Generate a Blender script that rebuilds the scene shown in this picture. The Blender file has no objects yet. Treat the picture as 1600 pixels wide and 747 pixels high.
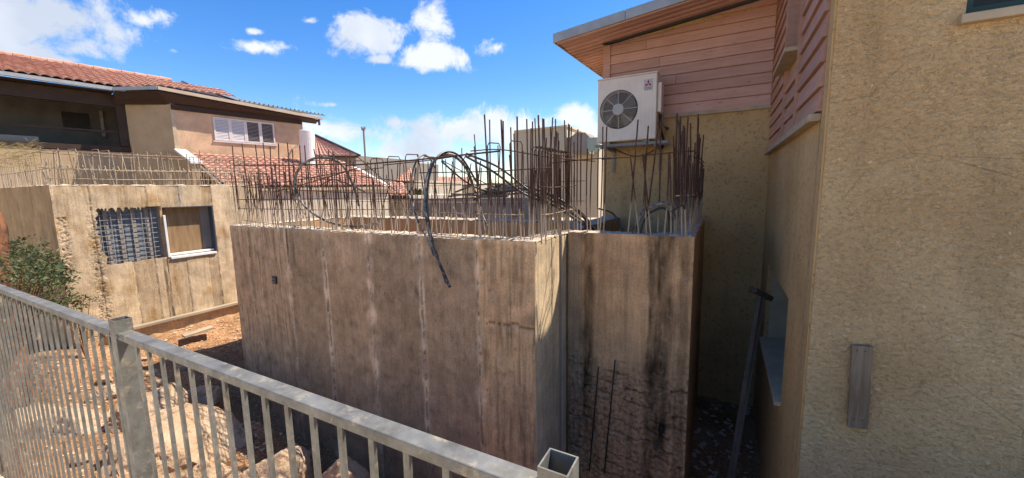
import bpy, math, random
from mathutils import Vector, Matrix, noise as N
random.seed(7)
SC = bpy.context.scene
COL = SC.collection
# ------------------------------------------------------------------ camera
F, YAW, PITCH, ROLL, EZ = 606.0, 28.5, 7.3, 1.0, 1.6
_y, _p, _r = map(math.radians, (YAW, PITCH, ROLL))
FW = Vector((-math.sin(_y)*math.cos(_p), math.cos(_y)*math.cos(_p), -math.sin(_p)))
_R0 = Vector((math.cos(_y), math.sin(_y), 0)); _U0 = _R0.cross(FW)
CR = _R0*math.cos(_r) - _U0*math.sin(_r); CU = _U0*math.cos(_r) + _R0*math.sin(_r)
EYE = Vector((0, 0, EZ))
cd = bpy.data.cameras.new('camera'); cam = bpy.data.objects.new('camera', cd); COL.objects.link(cam)
cd.sensor_width = 36; cd.lens = 36*F/1600; cd.clip_start = .03; cd.clip_end = 2000
cam.matrix_world = Matrix(((CR.x, CU.x, -FW.x, 0), (CR.y, CU.y, -FW.y, 0), (CR.z, CU.z, -FW.z, EZ), (0, 0, 0, 1)))
SC.camera = cam
SC.view_settings.view_transform = 'Standard'; SC.view_settings.look = 'None'
SC.view_settings.exposure = 2.12; SC.view_settings.gamma = 1
# ------------------------------------------------------------------ measuring helpers: sight lines met with real planes
def ray(px, py): return (FW*F + CR*(px-800) - CU*(py-373.5)).normalized()
def onX(px, py, X): d = ray(px, py); return EYE + d*(X/d.x)
def onY(px, py, Y): d = ray(px, py); return EYE + d*(Y/d.y)
def onZ(px, py, z): d = ray(px, py); return EYE + d*((z-EZ)/d.z)
def onP(px, py, a, d2):
    n = Vector((-d2[1], d2[0])); d = ray(px, py); t = (n.x*a[0]+n.y*a[1])/(n.x*d.x+n.y*d.y); return EYE + d*t
# ------------------------------------------------------------------ sun and sky
SUN = Vector((.343, .423, .839)).normalized()
ld = bpy.data.lights.new('sun', 'SUN'); lo = bpy.data.objects.new('sun', ld); COL.objects.link(lo)
ld.energy = 2.2; ld.angle = math.radians(.5); ld.color = (1, .90, .77)
lo.rotation_euler = SUN.to_track_quat('Z', 'Y').to_euler(); lo.location = (5, 5, 20)
W = bpy.data.worlds.new('World'); SC.world = W; W.use_nodes = True
wt = W.node_tree; wt.nodes.clear()
def wn(t, **k):
    n = wt.nodes.new(t)
    for a, v in k.items(): setattr(n, a, v)
    return n
def wmath(op, a, b=None, clamp=False):
    n = wn('ShaderNodeMath', operation=op, use_clamp=clamp)
    for i, v in enumerate((a, b)):
        if v is None: continue
        if isinstance(v, (int, float)): n.inputs[i].default_value = v
        else: wt.links.new(v, n.inputs[i])
    return n.outputs[0]
def wdot(a, v):
    n = wn('ShaderNodeVectorMath', operation='DOT_PRODUCT'); wt.links.new(a, n.inputs[0]); n.inputs[1].default_value = v; return n.outputs['Value']
tc = wn('ShaderNodeTexCoord'); D = tc.outputs['Generated']
sky = wn('ShaderNodeTexSky', sky_type='NISHITA', sun_disc=False)
sky.sun_elevation = math.asin(SUN.z); sky.sun_rotation = math.atan2(SUN.x, SUN.y); sky.air_density = 1.0; sky.dust_density = .25; sky.ozone_density = 2.2
nz = wn('ShaderNodeTexNoise'); nz.inputs['Scale'].default_value = 9; nz.inputs['Detail'].default_value = 9; nz.inputs['Roughness'].default_value = .68; nz.inputs['Distortion'].default_value = .35
wt.links.new(D, nz.inputs['Vector'])
nz2 = wn('ShaderNodeTexNoise'); nz2.inputs['Scale'].default_value = 3.2; nz2.inputs['Detail'].default_value = 5; wt.links.new(D, nz2.inputs['Vector'])
nv = wmath('SUBTRACT', nz.outputs['Fac'], .5)
CL = [(-40, 30, 210, 62, 1), (95, 28, 110, 36, 1), (185, 55, 62, 24, .9), (150, 72, 60, 14, .6), (10, 78, 90, 18, .9), (100, 95, 30, 8, .5), (218, 32, 36, 12, .7),
      (578, 54, 48, 25, 1.05), (612, 74, 18, 8, .6), (684, 37, 30, 19, 1.0), (668, 90, 50, 17, 1.1), (595, 93, 20, 6, .8), (775, 74, 26, 11, .8), (401, 74, 36, 8, .7),
      (396, 49, 12, 4, .7), (265, 79, 10, 4, .5), (485, 33, 9, 4, .5), (520, 164, 20, 4, .6), (540, 208, 66, 26, .85), (622, 190, 24, 9, .7), (725, 198, 90, 22, .9), (820, 203, 56, 18, .75),
      (902, 184, 32, 16, 1.05), (630, 236, 90, 12, .35), (930, 215, 60, 30, .8), (1150, 230, 160, 40, .9), (330, 235, 150, 26, .8)]
mask = None; low = None
for px, py, a, b, k in CL:
    c = ray(px, py); r = (CR - c*CR.dot(c)).normalized(); u = c.cross(r) * -1
    if u.z < 0: u = -u
    sc = F/math.sqrt(F*F + (px-800)**2 + (py-373)**2); sa = a/F*sc*sc*1.05 + .001; sb = b/F*sc*1.05
    if abs(px-800) < 450: sa = a/F*sc
    dc = wmath('MAXIMUM', wdot(D, c), .05)
    dx = wmath('DIVIDE', wdot(D, r), dc); dy = wmath('DIVIDE', wdot(D, u), dc)
    e = wmath('ADD', wmath('POWER', wmath('ABSOLUTE', wmath('DIVIDE', dx, sa)), 2), wmath('POWER', wmath('ABSOLUTE', wmath('DIVIDE', dy, sb)), 2))
    m = wmath('MULTIPLY', wmath('SUBTRACT', 1.0, wmath('SQRT', e)), k)
    gate = wmath('GREATER_THAN', wdot(D, c), .3)
    m = wmath('SUBTRACT', wmath('MULTIPLY', wmath('ADD', m, 3), gate), 3)
    mask = m if mask is None else wmath('MAXIMUM', mask, m)
m = wmath('ADD', mask, wmath('MULTIPLY', nv, 4.4))
dens = wn('ShaderNodeMapRange', interpolation_type='SMOOTHSTEP'); dens.inputs[1].default_value = -.38; dens.inputs[2].default_value = .50; dens.inputs[4].default_value = .93
wt.links.new(m, dens.inputs[0])
# the same kind of broken cloud carries on round the rest of the sky
back = wmath('SUBTRACT', .25, wdot(D, (FW.x, FW.y, 0)), True)
oth = wn('ShaderNodeMapRange', interpolation_type='SMOOTHSTEP'); oth.inputs[1].default_value = .56; oth.inputs[2].default_value = .68; oth.inputs[4].default_value = .85
wt.links.new(wmath('ADD', wmath('MULTIPLY', nz2.outputs['Fac'], .8), wmath('MULTIPLY', nz.outputs['Fac'], .2)), oth.inputs[0])
dn = wmath('MAXIMUM', dens.outputs[0], wmath('MULTIPLY', oth.outputs[0], wmath('MULTIPLY', back, 4, True)))
cr_ = wn('ShaderNodeMix', data_type='RGBA'); cr_.inputs['A'].default_value = (.60, .66, .76, 1); cr_.inputs['B'].default_value = (.86, .89, .95, 1)
shade = wn('ShaderNodeMapRange'); shade.inputs[1].default_value = .42; shade.inputs[2].default_value = .56; wt.links.new(nz2.outputs['Fac'], shade.inputs[0]); wt.links.new(shade.outputs[0], cr_.inputs['Factor'])
hs = wn('ShaderNodeHueSaturation'); hs.inputs['Saturation'].default_value = 1.38; hs.inputs['Hue'].default_value = .509; wt.links.new(sky.outputs[0], hs.inputs['Color'])
bg = wn('ShaderNodeBackground'); bg.inputs[1].default_value = .050; wt.links.new(hs.outputs[0], bg.inputs[0])
bc = wn('ShaderNodeBackground'); bc.inputs[1].default_value = .27; wt.links.new(cr_.outputs['Result'], bc.inputs[0])
mx = wn('ShaderNodeMixShader'); wt.links.new(dn, mx.inputs[0]); wt.links.new(bg.outputs[0], mx.inputs[1]); wt.links.new(bc.outputs[0], mx.inputs[2])
wo = wn('ShaderNodeOutputWorld'); wt.links.new(mx.outputs[0], wo.inputs[0])

# ------------------------------------------------------------------ materials
class Mt:
    def __init__(s, name, rough=.8, metal=0, spec=.3):
        s.m = bpy.data.materials.new(name); s.m.use_nodes = True; s.t = s.m.node_tree
        s.b = s.t.nodes['Principled BSDF']; s.b.inputs['Roughness'].default_value = rough; s.b.inputs['Metallic'].default_value = metal
        s.b.inputs['Specular IOR Level'].default_value = spec
        g = s.t.nodes.new('ShaderNodeNewGeometry'); s.pos = g.outputs['Position']; s.bumpo = None
    def L(s, a, b): s.t.links.new(a, b)
    def vec(s, sx=1, sy=1, sz=1, src=None):
        n = s.t.nodes.new('ShaderNodeMapping'); n.inputs['Scale'].default_value = (sx, sy, sz); s.L(src or s.pos, n.inputs['Vector']); return n.outputs[0]
    def noise(s, scale, detail=4, rough=.55, v=None, dist=0):
        n = s.t.nodes.new('ShaderNodeTexNoise'); n.inputs['Scale'].default_value = scale; n.inputs['Detail'].default_value = detail
        n.inputs['Roughness'].default_value = rough; n.inputs['Distortion'].default_value = dist; s.L(v or s.pos, n.inputs['Vector']); return n.outputs['Fac']
    def vor(s, scale, v=None, feat='F1', out='Distance'):
        n = s.t.nodes.new('ShaderNodeTexVoronoi'); n.feature = feat; n.inputs['Scale'].default_value = scale; s.L(v or s.pos, n.inputs['Vector']); return n.outputs[out]
    def rng(s, x, a, b, c=0., d=1.):
        n = s.t.nodes.new('ShaderNodeMapRange'); s.L(x, n.inputs[0])
        for i, q in enumerate((a, b, c, d)): n.inputs[i+1].default_value = q
        return n.outputs[0]
    def math(s, op, a, b=0.):
        n = s.t.nodes.new('ShaderNodeMath'); n.operation = op
        for i, v in enumerate((a, b)):
            if isinstance(v, (int, float)): n.inputs[i].default_value = v
            else: s.L(v, n.inputs[i])
        return n.outputs[0]
    def mix(s, f, a, b, mode='MIX'):
        n = s.t.nodes.new('ShaderNodeMix'); n.data_type = 'RGBA'; n.blend_type = mode
        for k, v in (('Factor', f), ('A', a), ('B', b)):
            if isinstance(v, (int, float)): n.inputs[k].default_value = v
            elif isinstance(v, tuple): n.inputs[k].default_value = (*v, 1)
            else: s.L(v, n.inputs[k])
        return n.outputs['Result']
    def attr(s, name='col'):
        n = s.t.nodes.new('ShaderNodeAttribute'); n.attribute_name = name; return n.outputs['Color']
    def rand(s):
        n = s.t.nodes.new('ShaderNodeObjectInfo'); return n.outputs['Random']
    def sep(s, ax, src=None):
        n = s.t.nodes.new('ShaderNodeSeparateXYZ'); s.L(src or s.pos, n.inputs[0]); return n.outputs[ax]
    def color(s, c):
        if isinstance(c, tuple): s.b.inputs['Base Color'].default_value = (*c, 1)
        else: s.L(c, s.b.inputs['Base Color'])
        return s
    def bump(s, h, dist=.01, st=1.):
        n = s.t.nodes.new('ShaderNodeBump'); n.inputs['Strength'].default_value = st; n.inputs['Distance'].default_value = dist
        s.L(h, n.inputs['Height'])
        if s.bumpo: s.L(s.bumpo, n.inputs['Normal'])
        s.bumpo = n.outputs[0]; s.L(s.bumpo, s.b.inputs['Normal']); return s
M = {}
def simple(name, c, rough=.7, metal=0, var=.25, scale=6, bump=.002, spec=.3, c2=None):
    m = Mt(name, rough, metal, spec); k = m.noise(scale, 5, .6)
    d = c2 or tuple(x*(1-var) for x in c)
    m.color(m.mix(m.rng(k, .35, .65), d, c)); 
    if bump: m.bump(m.noise(scale*8, 3), bump)
    M[name] = m.m; return m
# cast concrete: tint from the mesh attribute, fine grain, streaks and air holes here
m = Mt('concrete', .9, 0, .2)
base = m.mix(m.rng(m.noise(5, 6, .65), .3, .7), (.78, .78, .78), (1.15, 1.13, 1.1)); base = m.mix(1., m.attr(), base, 'MULTIPLY'); base = m.mix(1., base, (1.27, 1.01, .74), 'MULTIPLY'); base = m.mix(m.rng(m.noise(55, 5, .75), .38, .56, .40, 0), base, m.mix(1., base, (.5, .45, .40), 'MULTIPLY')); base = m.mix(m.rng(m.noise(18, 6, .7, m.vec(1, 1, .6)), .55, .68, 0, .35), base, (.60, .50, .40))
stv = m.vec(14, 14, 1.1); base = m.mix(m.rng(m.noise(3, 6, .7, stv), .45, .68, 0, .5), base, m.mix(1., base, (.62, .55, .48), 'MULTIPLY'))
hole = m.rng(m.vor(38), .10, .16, 1, 0); pm = m.rng(m.noise(3.3, 2), .45, .55); hf = m.math('MULTIPLY', hole, pm)
base = m.mix(m.math('MULTIPLY', hf, .7), base, (.06, .045, .035)); m.color(base)
m.bump(m.noise(60, 5, .75), .006, .8).bump(m.noise(14, 5, .65, m.vec(1, 1, .5)), .014, .5).bump(m.math('SUBTRACT', 1., hf), .01, .8); M['concrete'] = m.m
# back wall: flat sanded render
m = Mt('render_fine', .92, 0, .15)
c = m.mix(m.rng(m.noise(1.2, 5, .6), .35, .7), (.54, .34, .14), (.70, .47, .225)); c = m.mix(m.rng(m.noise(26, 3, .6), .56, .66, 0, .55), c, (.26, .17, .085))
st = m.rng(m.noise(2.2, 5, .6, m.vec(3, 3, .5)), .52, .72, 0, .5); c = m.mix(m.math('MULTIPLY', st, .5), c, (.25, .18, .105)); m.color(c)
m.bump(m.noise(55, 4, .65), .012, .8); M['render_fine'] = m.m
# near wall: thrown splatter render, long flattened lumps; relief shade and highlights painted in
m = Mt('render_rough', .92, 0, .18)
wv = m.vec(1.0, 1.0, 1.3)
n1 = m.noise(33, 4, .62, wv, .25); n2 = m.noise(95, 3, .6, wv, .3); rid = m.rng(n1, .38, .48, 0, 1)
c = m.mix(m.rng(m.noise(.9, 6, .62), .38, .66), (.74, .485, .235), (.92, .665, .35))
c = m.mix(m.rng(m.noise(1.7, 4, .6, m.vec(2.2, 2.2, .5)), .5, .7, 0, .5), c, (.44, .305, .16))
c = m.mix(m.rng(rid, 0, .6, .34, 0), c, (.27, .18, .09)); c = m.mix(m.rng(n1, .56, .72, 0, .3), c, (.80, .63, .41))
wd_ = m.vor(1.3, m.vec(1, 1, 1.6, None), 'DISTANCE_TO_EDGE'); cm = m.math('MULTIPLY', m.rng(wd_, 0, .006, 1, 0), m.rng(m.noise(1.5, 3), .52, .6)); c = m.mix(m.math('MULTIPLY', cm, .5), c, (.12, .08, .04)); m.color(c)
m.bump(m.rng(n1, .34, .68), .028, .9).bump(n2, .005, .6); M['render_rough'] = m.m
m = Mt('galvanised', .45, .5, .4)
v1 = m.sep(0, m.vor(70, None, 'F1', 'Color')); c = m.mix(m.rng(m.noise(7, 5, .65), .35, .65), (.155, .145, .115), (.27, .26, .225)); c = m.mix(m.rng(v1, 0, 1, 0, .22), c, (.34, .345, .33))
du = m.rng(m.noise(13, 6, .72), .55, .66, 0, .7); c = m.mix(du, c, (.50, .42, .30)); m.color(c)
m.L(m.rng(m.noise(20, 4), .3, .7, .35, .65), m.b.inputs['Roughness']); m.bump(m.noise(40, 4), .0015, .6); M['galvanised'] = m.m
def rebar_mat(name, z0, h, rust, slurry, bias):
    m = Mt(name, .85, .1, .25); z = m.sep(2)
    f = m.rng(m.math('ADD', m.math('SUBTRACT', z, z0), m.math('MULTIPLY', m.math('SUBTRACT', m.noise(6, 4, .7), .5), bias)), h*.55, h, 1, 0)
    r = m.mix(m.rng(m.noise(30, 3), .35, .65), rust, tuple(x*1.8 for x in rust)); m.color(m.mix(f, r, slurry)); m.bump(m.noise(150, 2), .002, .6); M[name] = m.m
rebar_mat('rebar_front', 1.12, .34, (.075, .042, .030), (.44, .35, .25), .7)
rebar_mat('rebar_pale', 1.12, .9, (.16, .10, .065), (.50, .41, .29), .9)
rebar_mat('rebar_left', 1.77, .6, (.20, .13, .085), (.42, .33, .225), .9)  # left bars: sunlit paleness put into both colours
simple('conduit_black', (.03, .03, .033), .38, 0, .3, 10, .0005, .5)
m = Mt('conduit_dusty', .6, 0, .4); m.color(m.mix(m.rng(m.noise(9, 5, .7), .42, .6), (.035, .034, .036), (.30, .26, .21))); M['conduit_dusty'] = m.m
m = Mt('painted_metal', .45, 0, .45); c = m.mix(m.rng(m.noise(3, 6, .65), .4, .7), (.78, .66, .52), (.88, .77, .62)); c = m.mix(m.rng(m.noise(14, 5, .7, m.vec(3, 3, .6)), .58, .7, 0, .4), c, (.50, .41, .30)); m.color(c); m.bump(m.noise(4, 2), .004, .3); M['painted_metal'] = m.m
simple('dark_recess', (.02, .02, .02), .8, 0, .3, 10, 0)
simple('fan_plastic', (.11, .11, .11), .45, 0, .2, 10, 0, .5)
simple('hub_plastic', (.50, .46, .40), .5, 0, .12, 20, 0, .5)
simple('sticker_white', (.55, .52, .48), .5, 0, .05, 20, 0); simple('sticker_red', (.42, .012, .02), .5, 0, .1, 20, 0); simple('print_black', (.03, .03, .03), .6, 0, .1, 20, 0)
def wood(name, a, b, sc=1., bump=.004, along='x', rnd=.25, peel=None, dirt=0.4):
    m = Mt(name, .72, 0, .3); v = m.vec(*{'x': (.6, 9, 9), 'y': (9, .6, 9), 'z': (9, 9, .6)}[along])
    g = m.noise(3*sc, 6, .65, v); c = m.mix(m.rng(g, .35, .68), a, b); c = m.mix(m.rng(m.noise(1.1, 4, .6), .4, .7, 0, dirt), c, tuple(x*.55 for x in a))
    c = m.mix(1., c, m.mix(m.rand(), (1-rnd,)*3, (1+rnd*.4,)*3), 'MULTIPLY')
    if peel:
        c = m.mix(m.rng(m.noise(5, 7, .75, m.vec(.7, 5, 4)), .62, .66, 0, .9), c, peel)
    m.color(c); m.bump(g, bump, .6); M[name] = m.m
wood('siding_pink', (.60, .335, .25), (.70, .43, .33), 1, .004, 'x', .16, (.16, .11, .095))
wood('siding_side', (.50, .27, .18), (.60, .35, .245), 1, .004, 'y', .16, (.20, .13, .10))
wood('weathered_plank', (.17, .12, .075), (.33, .25, .165), 1.5, .006, 'z', .1)
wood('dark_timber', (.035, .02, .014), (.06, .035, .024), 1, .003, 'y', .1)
wood('grey_timber', (.30, .24, .17), (.42, .34, .24), 1.2, .004, 'y', .1)
simple('white_paint', (.72, .70, .66), .5, 0, .12, 5, .001); simple('shutter_white', (.62, .57, .54), .5, 0, .08, 5, 0)
simple('flashing', (.42, .42, .40), .5, .3, .2, 4, .001, .4); simple('gutter_beige', (.50, .40, .29), .5, 0, .15, 3, 0)
simple('reveal_plaster', (.66, .53, .35), .9, 0, .2, 5, .003); simple('trim_beige', (.52, .41, .27), .8, 0, .25, 5, .003)
simple('house_render', (.60, .40, .25), .9, 0, .25, 2, .01, .2); simple('house_render_tan', (.48, .345, .20), .9, 0, .2, 2, .008, .2)
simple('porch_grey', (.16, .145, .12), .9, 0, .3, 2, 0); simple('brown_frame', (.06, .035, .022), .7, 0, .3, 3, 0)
simple('far_beige', (.50, .43, .31), .9, 0, .1, .4, 0); simple('far_cream', (.60, .52, .40), .9, 0, .12, .6, 0); simple('far_grey', (.28, .25, .21), .9, 0, .2, .8, 0)
simple('window_dark', (.03, .035, .032), .45, 0, .2, 3, 0, .25); simple('window_green', (.02, .09, .04), .3, 0, .2, 3, 0)
simple('panel_green', (.28, .34, .27), .35, .1, .1, 3, 0, .5); simple('solar_dark', (.07, .08, .10), .3, .2, .1, 3, 0, .5); simple('sheet_grey', (.22, .22, .20), .6, .3, .25, 4, 0)
m = Mt('roof_tile', .85, 0, .2); c = m.mix(m.rng(m.noise(3.5, 4, .6), .35, .65), (.38, .18, .12), (.50, .28, .20)); c = m.mix(m.rng(m.vor(4.2, None, 'F1', 'Color'), 0, 1, 0, .35), c, (.62, .40, .29)); m.color(c); m.bump(m.noise(30, 3), .004); M['roof_tile'] = m.m
m = Mt('soil', .95, 0, .1); c = m.mix(m.rng(m.noise(2.5, 6, .7), .35, .65), (.22, .10, .045), (.42, .24, .125)); c = m.mix(m.rng(m.noise(40, 4, .7), .5, .62, 0, .8), c, (.55, .36, .20)); c = m.mix(m.rng(m.noise(21, 4, .7), .6, .7, 0, .8), c, (.10, .05, .03)); m.color(c)
m.bump(m.noise(34, 5, .75), .03, .9).bump(m.noise(7, 5), .05, .7); M['soil'] = m.m
m = Mt('limestone', .9, 0, .15); c = m.mix(m.rng(m.noise(2.2, 6, .65), .35, .7), (.56, .38, .23), (.72, .55, .38)); c = m.mix(m.rng(m.noise(6, 6, .7, None, 1.2), .56, .66, 0, .75), c, (.33, .155, .07)); m.color(c)
m.bump(m.noise(13, 8, .78), .06, 1.).bump(m.noise(55, 4, .7), .01, .9); M['limestone'] = m.m
simple('needles', (.40, .23, .11), .9, 0, .45, 30, 0, .2); simple('chips', (.60, .47, .33), .9, 0, .35, 30, 0, .2); simple('paving', (.58, .47, .34), .9, 0, .25, 4, .004)
simple('rubble_white', (.66, .54, .38), .9, 0, .2, 12, .004); simple('concrete_dust', (.60, .49, .37), .95, 0, .3, 14, .006)
m = Mt('bark', .95, 0, .1); c = m.mix(m.rng(m.noise(5, 5, .7, m.vec(1, 1, .35)), .4, .6), (.06, .035, .022), (.30, .135, .07)); m.color(c); m.bump(m.vor(9, m.vec(1, 1, .4)), .05, .9); M['bark'] = m.m
for nm, a, b in (('leaf', (.025, .042, .012), (.085, .10, .03)),):
    m = Mt(nm, .6, 0, .3); m.color(m.mix(m.rand() if False else m.rng(m.noise(23, 2), .35, .65), a, b)); m.b.inputs['Transmission Weight'].default_value = 0; M[nm] = m.m
simple('dry_grass', (.40, .30, .12), .9, 0, .3, 20, 0)
m = Mt('insulation_blue', .8, 0, .2); m.color(m.mix(m.rng(m.noise(9, 5), .35, .65), (.115, .14, .165), (.19, .215, .24))); m.bump(m.noise(20, 3), .003); M['insulation_blue'] = m.m
m = Mt('plywood_brown', .7, 0, .3); c = m.mix(m.rng(m.noise(3, 6, .65, m.vec(2, 6, 1)), .35, .65), (.20, .12, .055), (.30, .195, .10)); m.color(c); M['plywood_brown'] = m.m
simple('orange_plastic', (.75, .11, .04), .5, 0, .2, 8, 0); simple('prop_steel', (.11, .09, .07), .7, .3, .35, 12, .001); simple('pale_dust_metal', (.34, .31, .27), .7, .2, .3, 12, .001)
simple('far_ground', (.50, .38, .25), .95, 0, .3, .2, 0)

# ------------------------------------------------------------------ mesh helpers
class MB:
    def __init__(s): s.v = []; s.f = []; s.mi = []; s.c = None
    def add(s, vs, fs, mi=0):
        o = len(s.v); s.v += [tuple(v) for v in vs]; s.f += [tuple(i+o for i in f) for f in fs]; s.mi += [mi]*len(fs); return s
    def hexa(s, p, mi=0): return s.add(p, [(0, 3, 2, 1), (4, 5, 6, 7), (0, 1, 5, 4), (1, 2, 6, 5), (2, 3, 7, 6), (3, 0, 4, 7)], mi)
    def box(s, x0, x1, y0, y1, z0, z1, mi=0):
        return s.hexa([(x0, y0, z0), (x1, y0, z0), (x1, y1, z0), (x0, y1, z0), (x0, y0, z1), (x1, y0, z1), (x1, y1, z1), (x0, y1, z1)], mi)
    def obox(s, o, a, b, c, mi=0):
        o, a, b, c = map(Vector, (o, a, b, c)); return s.hexa([o, o+a, o+a+b, o+b, o+c, o+a+c, o+a+b+c, o+b+c], mi)
    def bar(s, p, q, w, h, up=(0, 0, 1), mi=0):
        p, q = Vector(p), Vector(q); d = (q-p).normalized(); up = Vector(up)
        a = d.cross(up); a = a.normalized() if a.length > 1e-5 else Vector((1, 0, 0)); b = a.cross(d)
        return s.hexa([p-a*w/2-b*h/2, p+a*w/2-b*h/2, q+a*w/2-b*h/2, q-a*w/2-b*h/2, p-a*w/2+b*h/2, p+a*w/2+b*h/2, q+a*w/2+b*h/2, q-a*w/2+b*h/2], mi)
    def tube(s, pts, r, n=6, cap=True, mi=0):
        pts = [Vector(p) for p in pts]; o = len(s.v); d0 = (pts[1]-pts[0]).normalized()
        a = d0.cross(Vector((.3, .2, .93))).normalized()
        for i, p in enumerate(pts):
            d = ((pts[min(i+1, len(pts)-1)])-(pts[max(i-1, 0)])).normalized(); a = (a-d*a.dot(d)).normalized(); b = d.cross(a)
            rr = r[i] if isinstance(r, (list, tuple)) else r
            for k in range(n):
                t = 2*math.pi*k/n; s.v.append(tuple(p+(a*math.cos(t)+b*math.sin(t))*rr))
        for i in range(len(pts)-1):
            for k in range(n):
                k2 = (k+1) % n; s.f.append((o+i*n+k, o+i*n+k2, o+(i+1)*n+k2, o+(i+1)*n+k)); s.mi.append(mi)
        if cap:
            s.f.append(tuple(o+k for k in range(n))[::-1]); s.f.append(tuple(o+(len(pts)-1)*n+k for k in range(n))); s.mi += [mi, mi]
        return s
    def prism(s, poly, z0, z1, mi=0):
        n = len(poly); return s.add([(x, y, z0) for x, y in poly]+[(x, y, z1) for x, y in poly], [tuple(range(n))[::-1], tuple(range(n, 2*n))]+[(i, (i+1) % n, n+(i+1) % n, n+i) for i in range(n)], mi)
    def slab(s, poly, off, mi=0):
        n = len(poly); off = Vector(off); p = [Vector(q) for q in poly]
        return s.add(p+[q+off for q in p], [tuple(range(n))[::-1], tuple(range(n, 2*n))]+[(i, (i+1) % n, n+(i+1) % n, n+i) for i in range(n)], mi)
    def build(s, name, mats, parent=None, smooth=False, bevel=0, loc=None):
        me = bpy.data.meshes.new(name)
        if loc is not None: L = Vector(loc); s.v = [tuple(Vector(v)-L) for v in s.v]
        me.from_pydata(s.v, [], s.f)
        for x in (mats if isinstance(mats, (list, tuple)) else [mats]): me.materials.append(M[x])
        if any(s.mi): me.polygons.foreach_set('material_index', s.mi)
        if s.c:
            ca = me.color_attributes.new('col', 'FLOAT_COLOR', 'POINT'); flat = []
            for c in s.c: flat += [c[0], c[1], c[2], 1]
            ca.data.foreach_set('color', flat)
        me.update(); me.validate()
        if smooth: me.polygons.foreach_set('use_smooth', [True]*len(me.polygons))
        ob = bpy.data.objects.new(name, me); COL.objects.link(ob)
        if loc is not None: ob.location = loc
        if parent is not None:
            ob.parent = parent
            ob.matrix_parent_inverse = parent.matrix_basis.inverted()
        if bevel:
            bm = ob.modifiers.new('bevel', 'BEVEL'); bm.width = bevel; bm.segments = 2; bm.limit_method = 'ANGLE'
        return ob
def tag(o, label, cat, group=None):
    o['label'] = label; o['category'] = cat
    if group: o['group'] = group
    return o
def thing(name, loc, label, cat, group=None):
    o = bpy.data.objects.new(name, None); COL.objects.link(o); o.location = loc; o.empty_display_size = .2; return tag(o, label, cat, group)
def structure(o): o['kind'] = 'structure'; return o
def stuff(o): o['kind'] = 'stuff'; return o
def spline(pts, n=8):
    P = [Vector(p) for p in pts]; P = [P[0]*2-P[1]]+P+[P[-1]*2-P[-2]]; out = []
    for i in range(1, len(P)-2):
        for k in range(n):
            t = k/n; a, b, c, d = P[i-1:i+3]
            out.append(.5*((2*b)+(c-a)*t+(2*a-5*b+4*c-d)*t*t+(3*b-a-3*c+d)*t**3))
    return out+[P[-2]]
def fr(x, y, z, o=3):
    return N.fractal(Vector((x, y, z)), 1.0, 2.0, o)
def sheet(mb, o, u, L, H, nu, nv, disp, col, mask=None, out=None):
    """wall skin: o = lower corner, u = unit run, z up; out = outward normal"""
    u = Vector(u); o = Vector(o); out = Vector(out); idx = {}; b0 = len(mb.v)
    if mb.c is None: mb.c = []
    for j in range(nv+1):
        for i in range(nu+1):
            s_, z = L*i/nu, H*j/nv; p = o+u*s_+Vector((0, 0, z))+out*disp(s_, z, i in (0, nu), j == nv)
            mb.v.append(tuple(p)); mb.c.append(col(s_, z))
    flip = u.cross(Vector((0, 0, 1))).dot(out) < 0
    for j in range(nv):
        for i in range(nu):
            if mask and mask(L*(i+.5)/nu, H*(j+.5)/nv): continue
            a = b0+j*(nu+1)+i; f = (a, a+1, a+nu+2, a+nu+1); mb.f.append(f[::-1] if flip else f); mb.mi.append(0)
def pad(mb, c=(.40, .33, .25)):
    if mb.c is None: mb.c = []
    mb.c += [c]*(len(mb.v)-len(mb.c))

# ------------------------------------------------------------------ ground, path, far land
CP = [(-8.4, 1.6, -.66), (-8.4, 3, -.78), (-8.4, 4.2, -.80), (-10, 0, -.9), (-13, 2, -.7), (-7.5, 3, -.98), (-6.9, 3.2, -1.35), (-7.2, 5, -.95), (-6, 3.1, -1.8), (-5.2, 3.1, -2.05), (-4, 3.1, -2.35), (-2.5, 3.1, -2.7), (-1, 3.5, -2.4),
      (.1, 4, -1.9), (.1, 6.5, -1.75), (-5, 2.2, -1.25), (-4.4, 1.8, -1.2), (-3.8, 2.0, -1.4), (-3.3, 1.7, -1.3), (-3, 2.1, -1.65), (-1.5, 1.9, -2.3), (-6.5, 1.9, -1.0), (-5, 1.2, -.95), (-4, 1.1, -1.05), (-2, 1.0, -1.1), (0, 1.0, -1.1), (2, 1.5, -1.2), (2, 2.9, -1.7),
      (-6, .62, -.98), (-4.5, .62, -.70), (-2.3, .62, -.42), (0, .62, -.12), (2, .62, -.05), (-8, .62, -1.2), (-12, .6, -1.5), (-8, 8, -.9), (-3, 8, -1.4), (-13, 6, -.8), (-6.9, 2.0, -.95)]
def gz(x, y):
    w = s = 0
    for a, b, c in CP:
        q = 1/((x-a)**2+(y-b)**2+.02)**1.7; w += q; s += q*c
    return s/w
def ground():
    mb = MB(); nx, ny = 210, 120; x0, x1, y0, y1 = -14, 2.6, .57, 9
    for j in range(ny+1):
        for i in range(nx+1):
            x, y = x0+(x1-x0)*i/nx, y0+(y1-y0)*(j/ny)**1.25
            mb.v.append((x, y, gz(x, y)+fr(x*1.3, y*1.3, 0, 4)*.05+fr(x*9, y*9, 3, 2)*.014))
    for j in range(ny):
        for i in range(nx): a = j*(nx+1)+i; mb.f.append((a, a+1, a+nx+2, a+nx+1)); mb.mi.append(0)
    structure(mb.build('ground', 'soil', smooth=True))
ground()
structure(MB().add([(-900, -300, -3.1), (900, -300, -3.1), (900, 1500, -3.1), (-900, 1500, -3.1)], [(0, 1, 2, 3)]).build('distant_ground', 'far_ground'))
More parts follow.
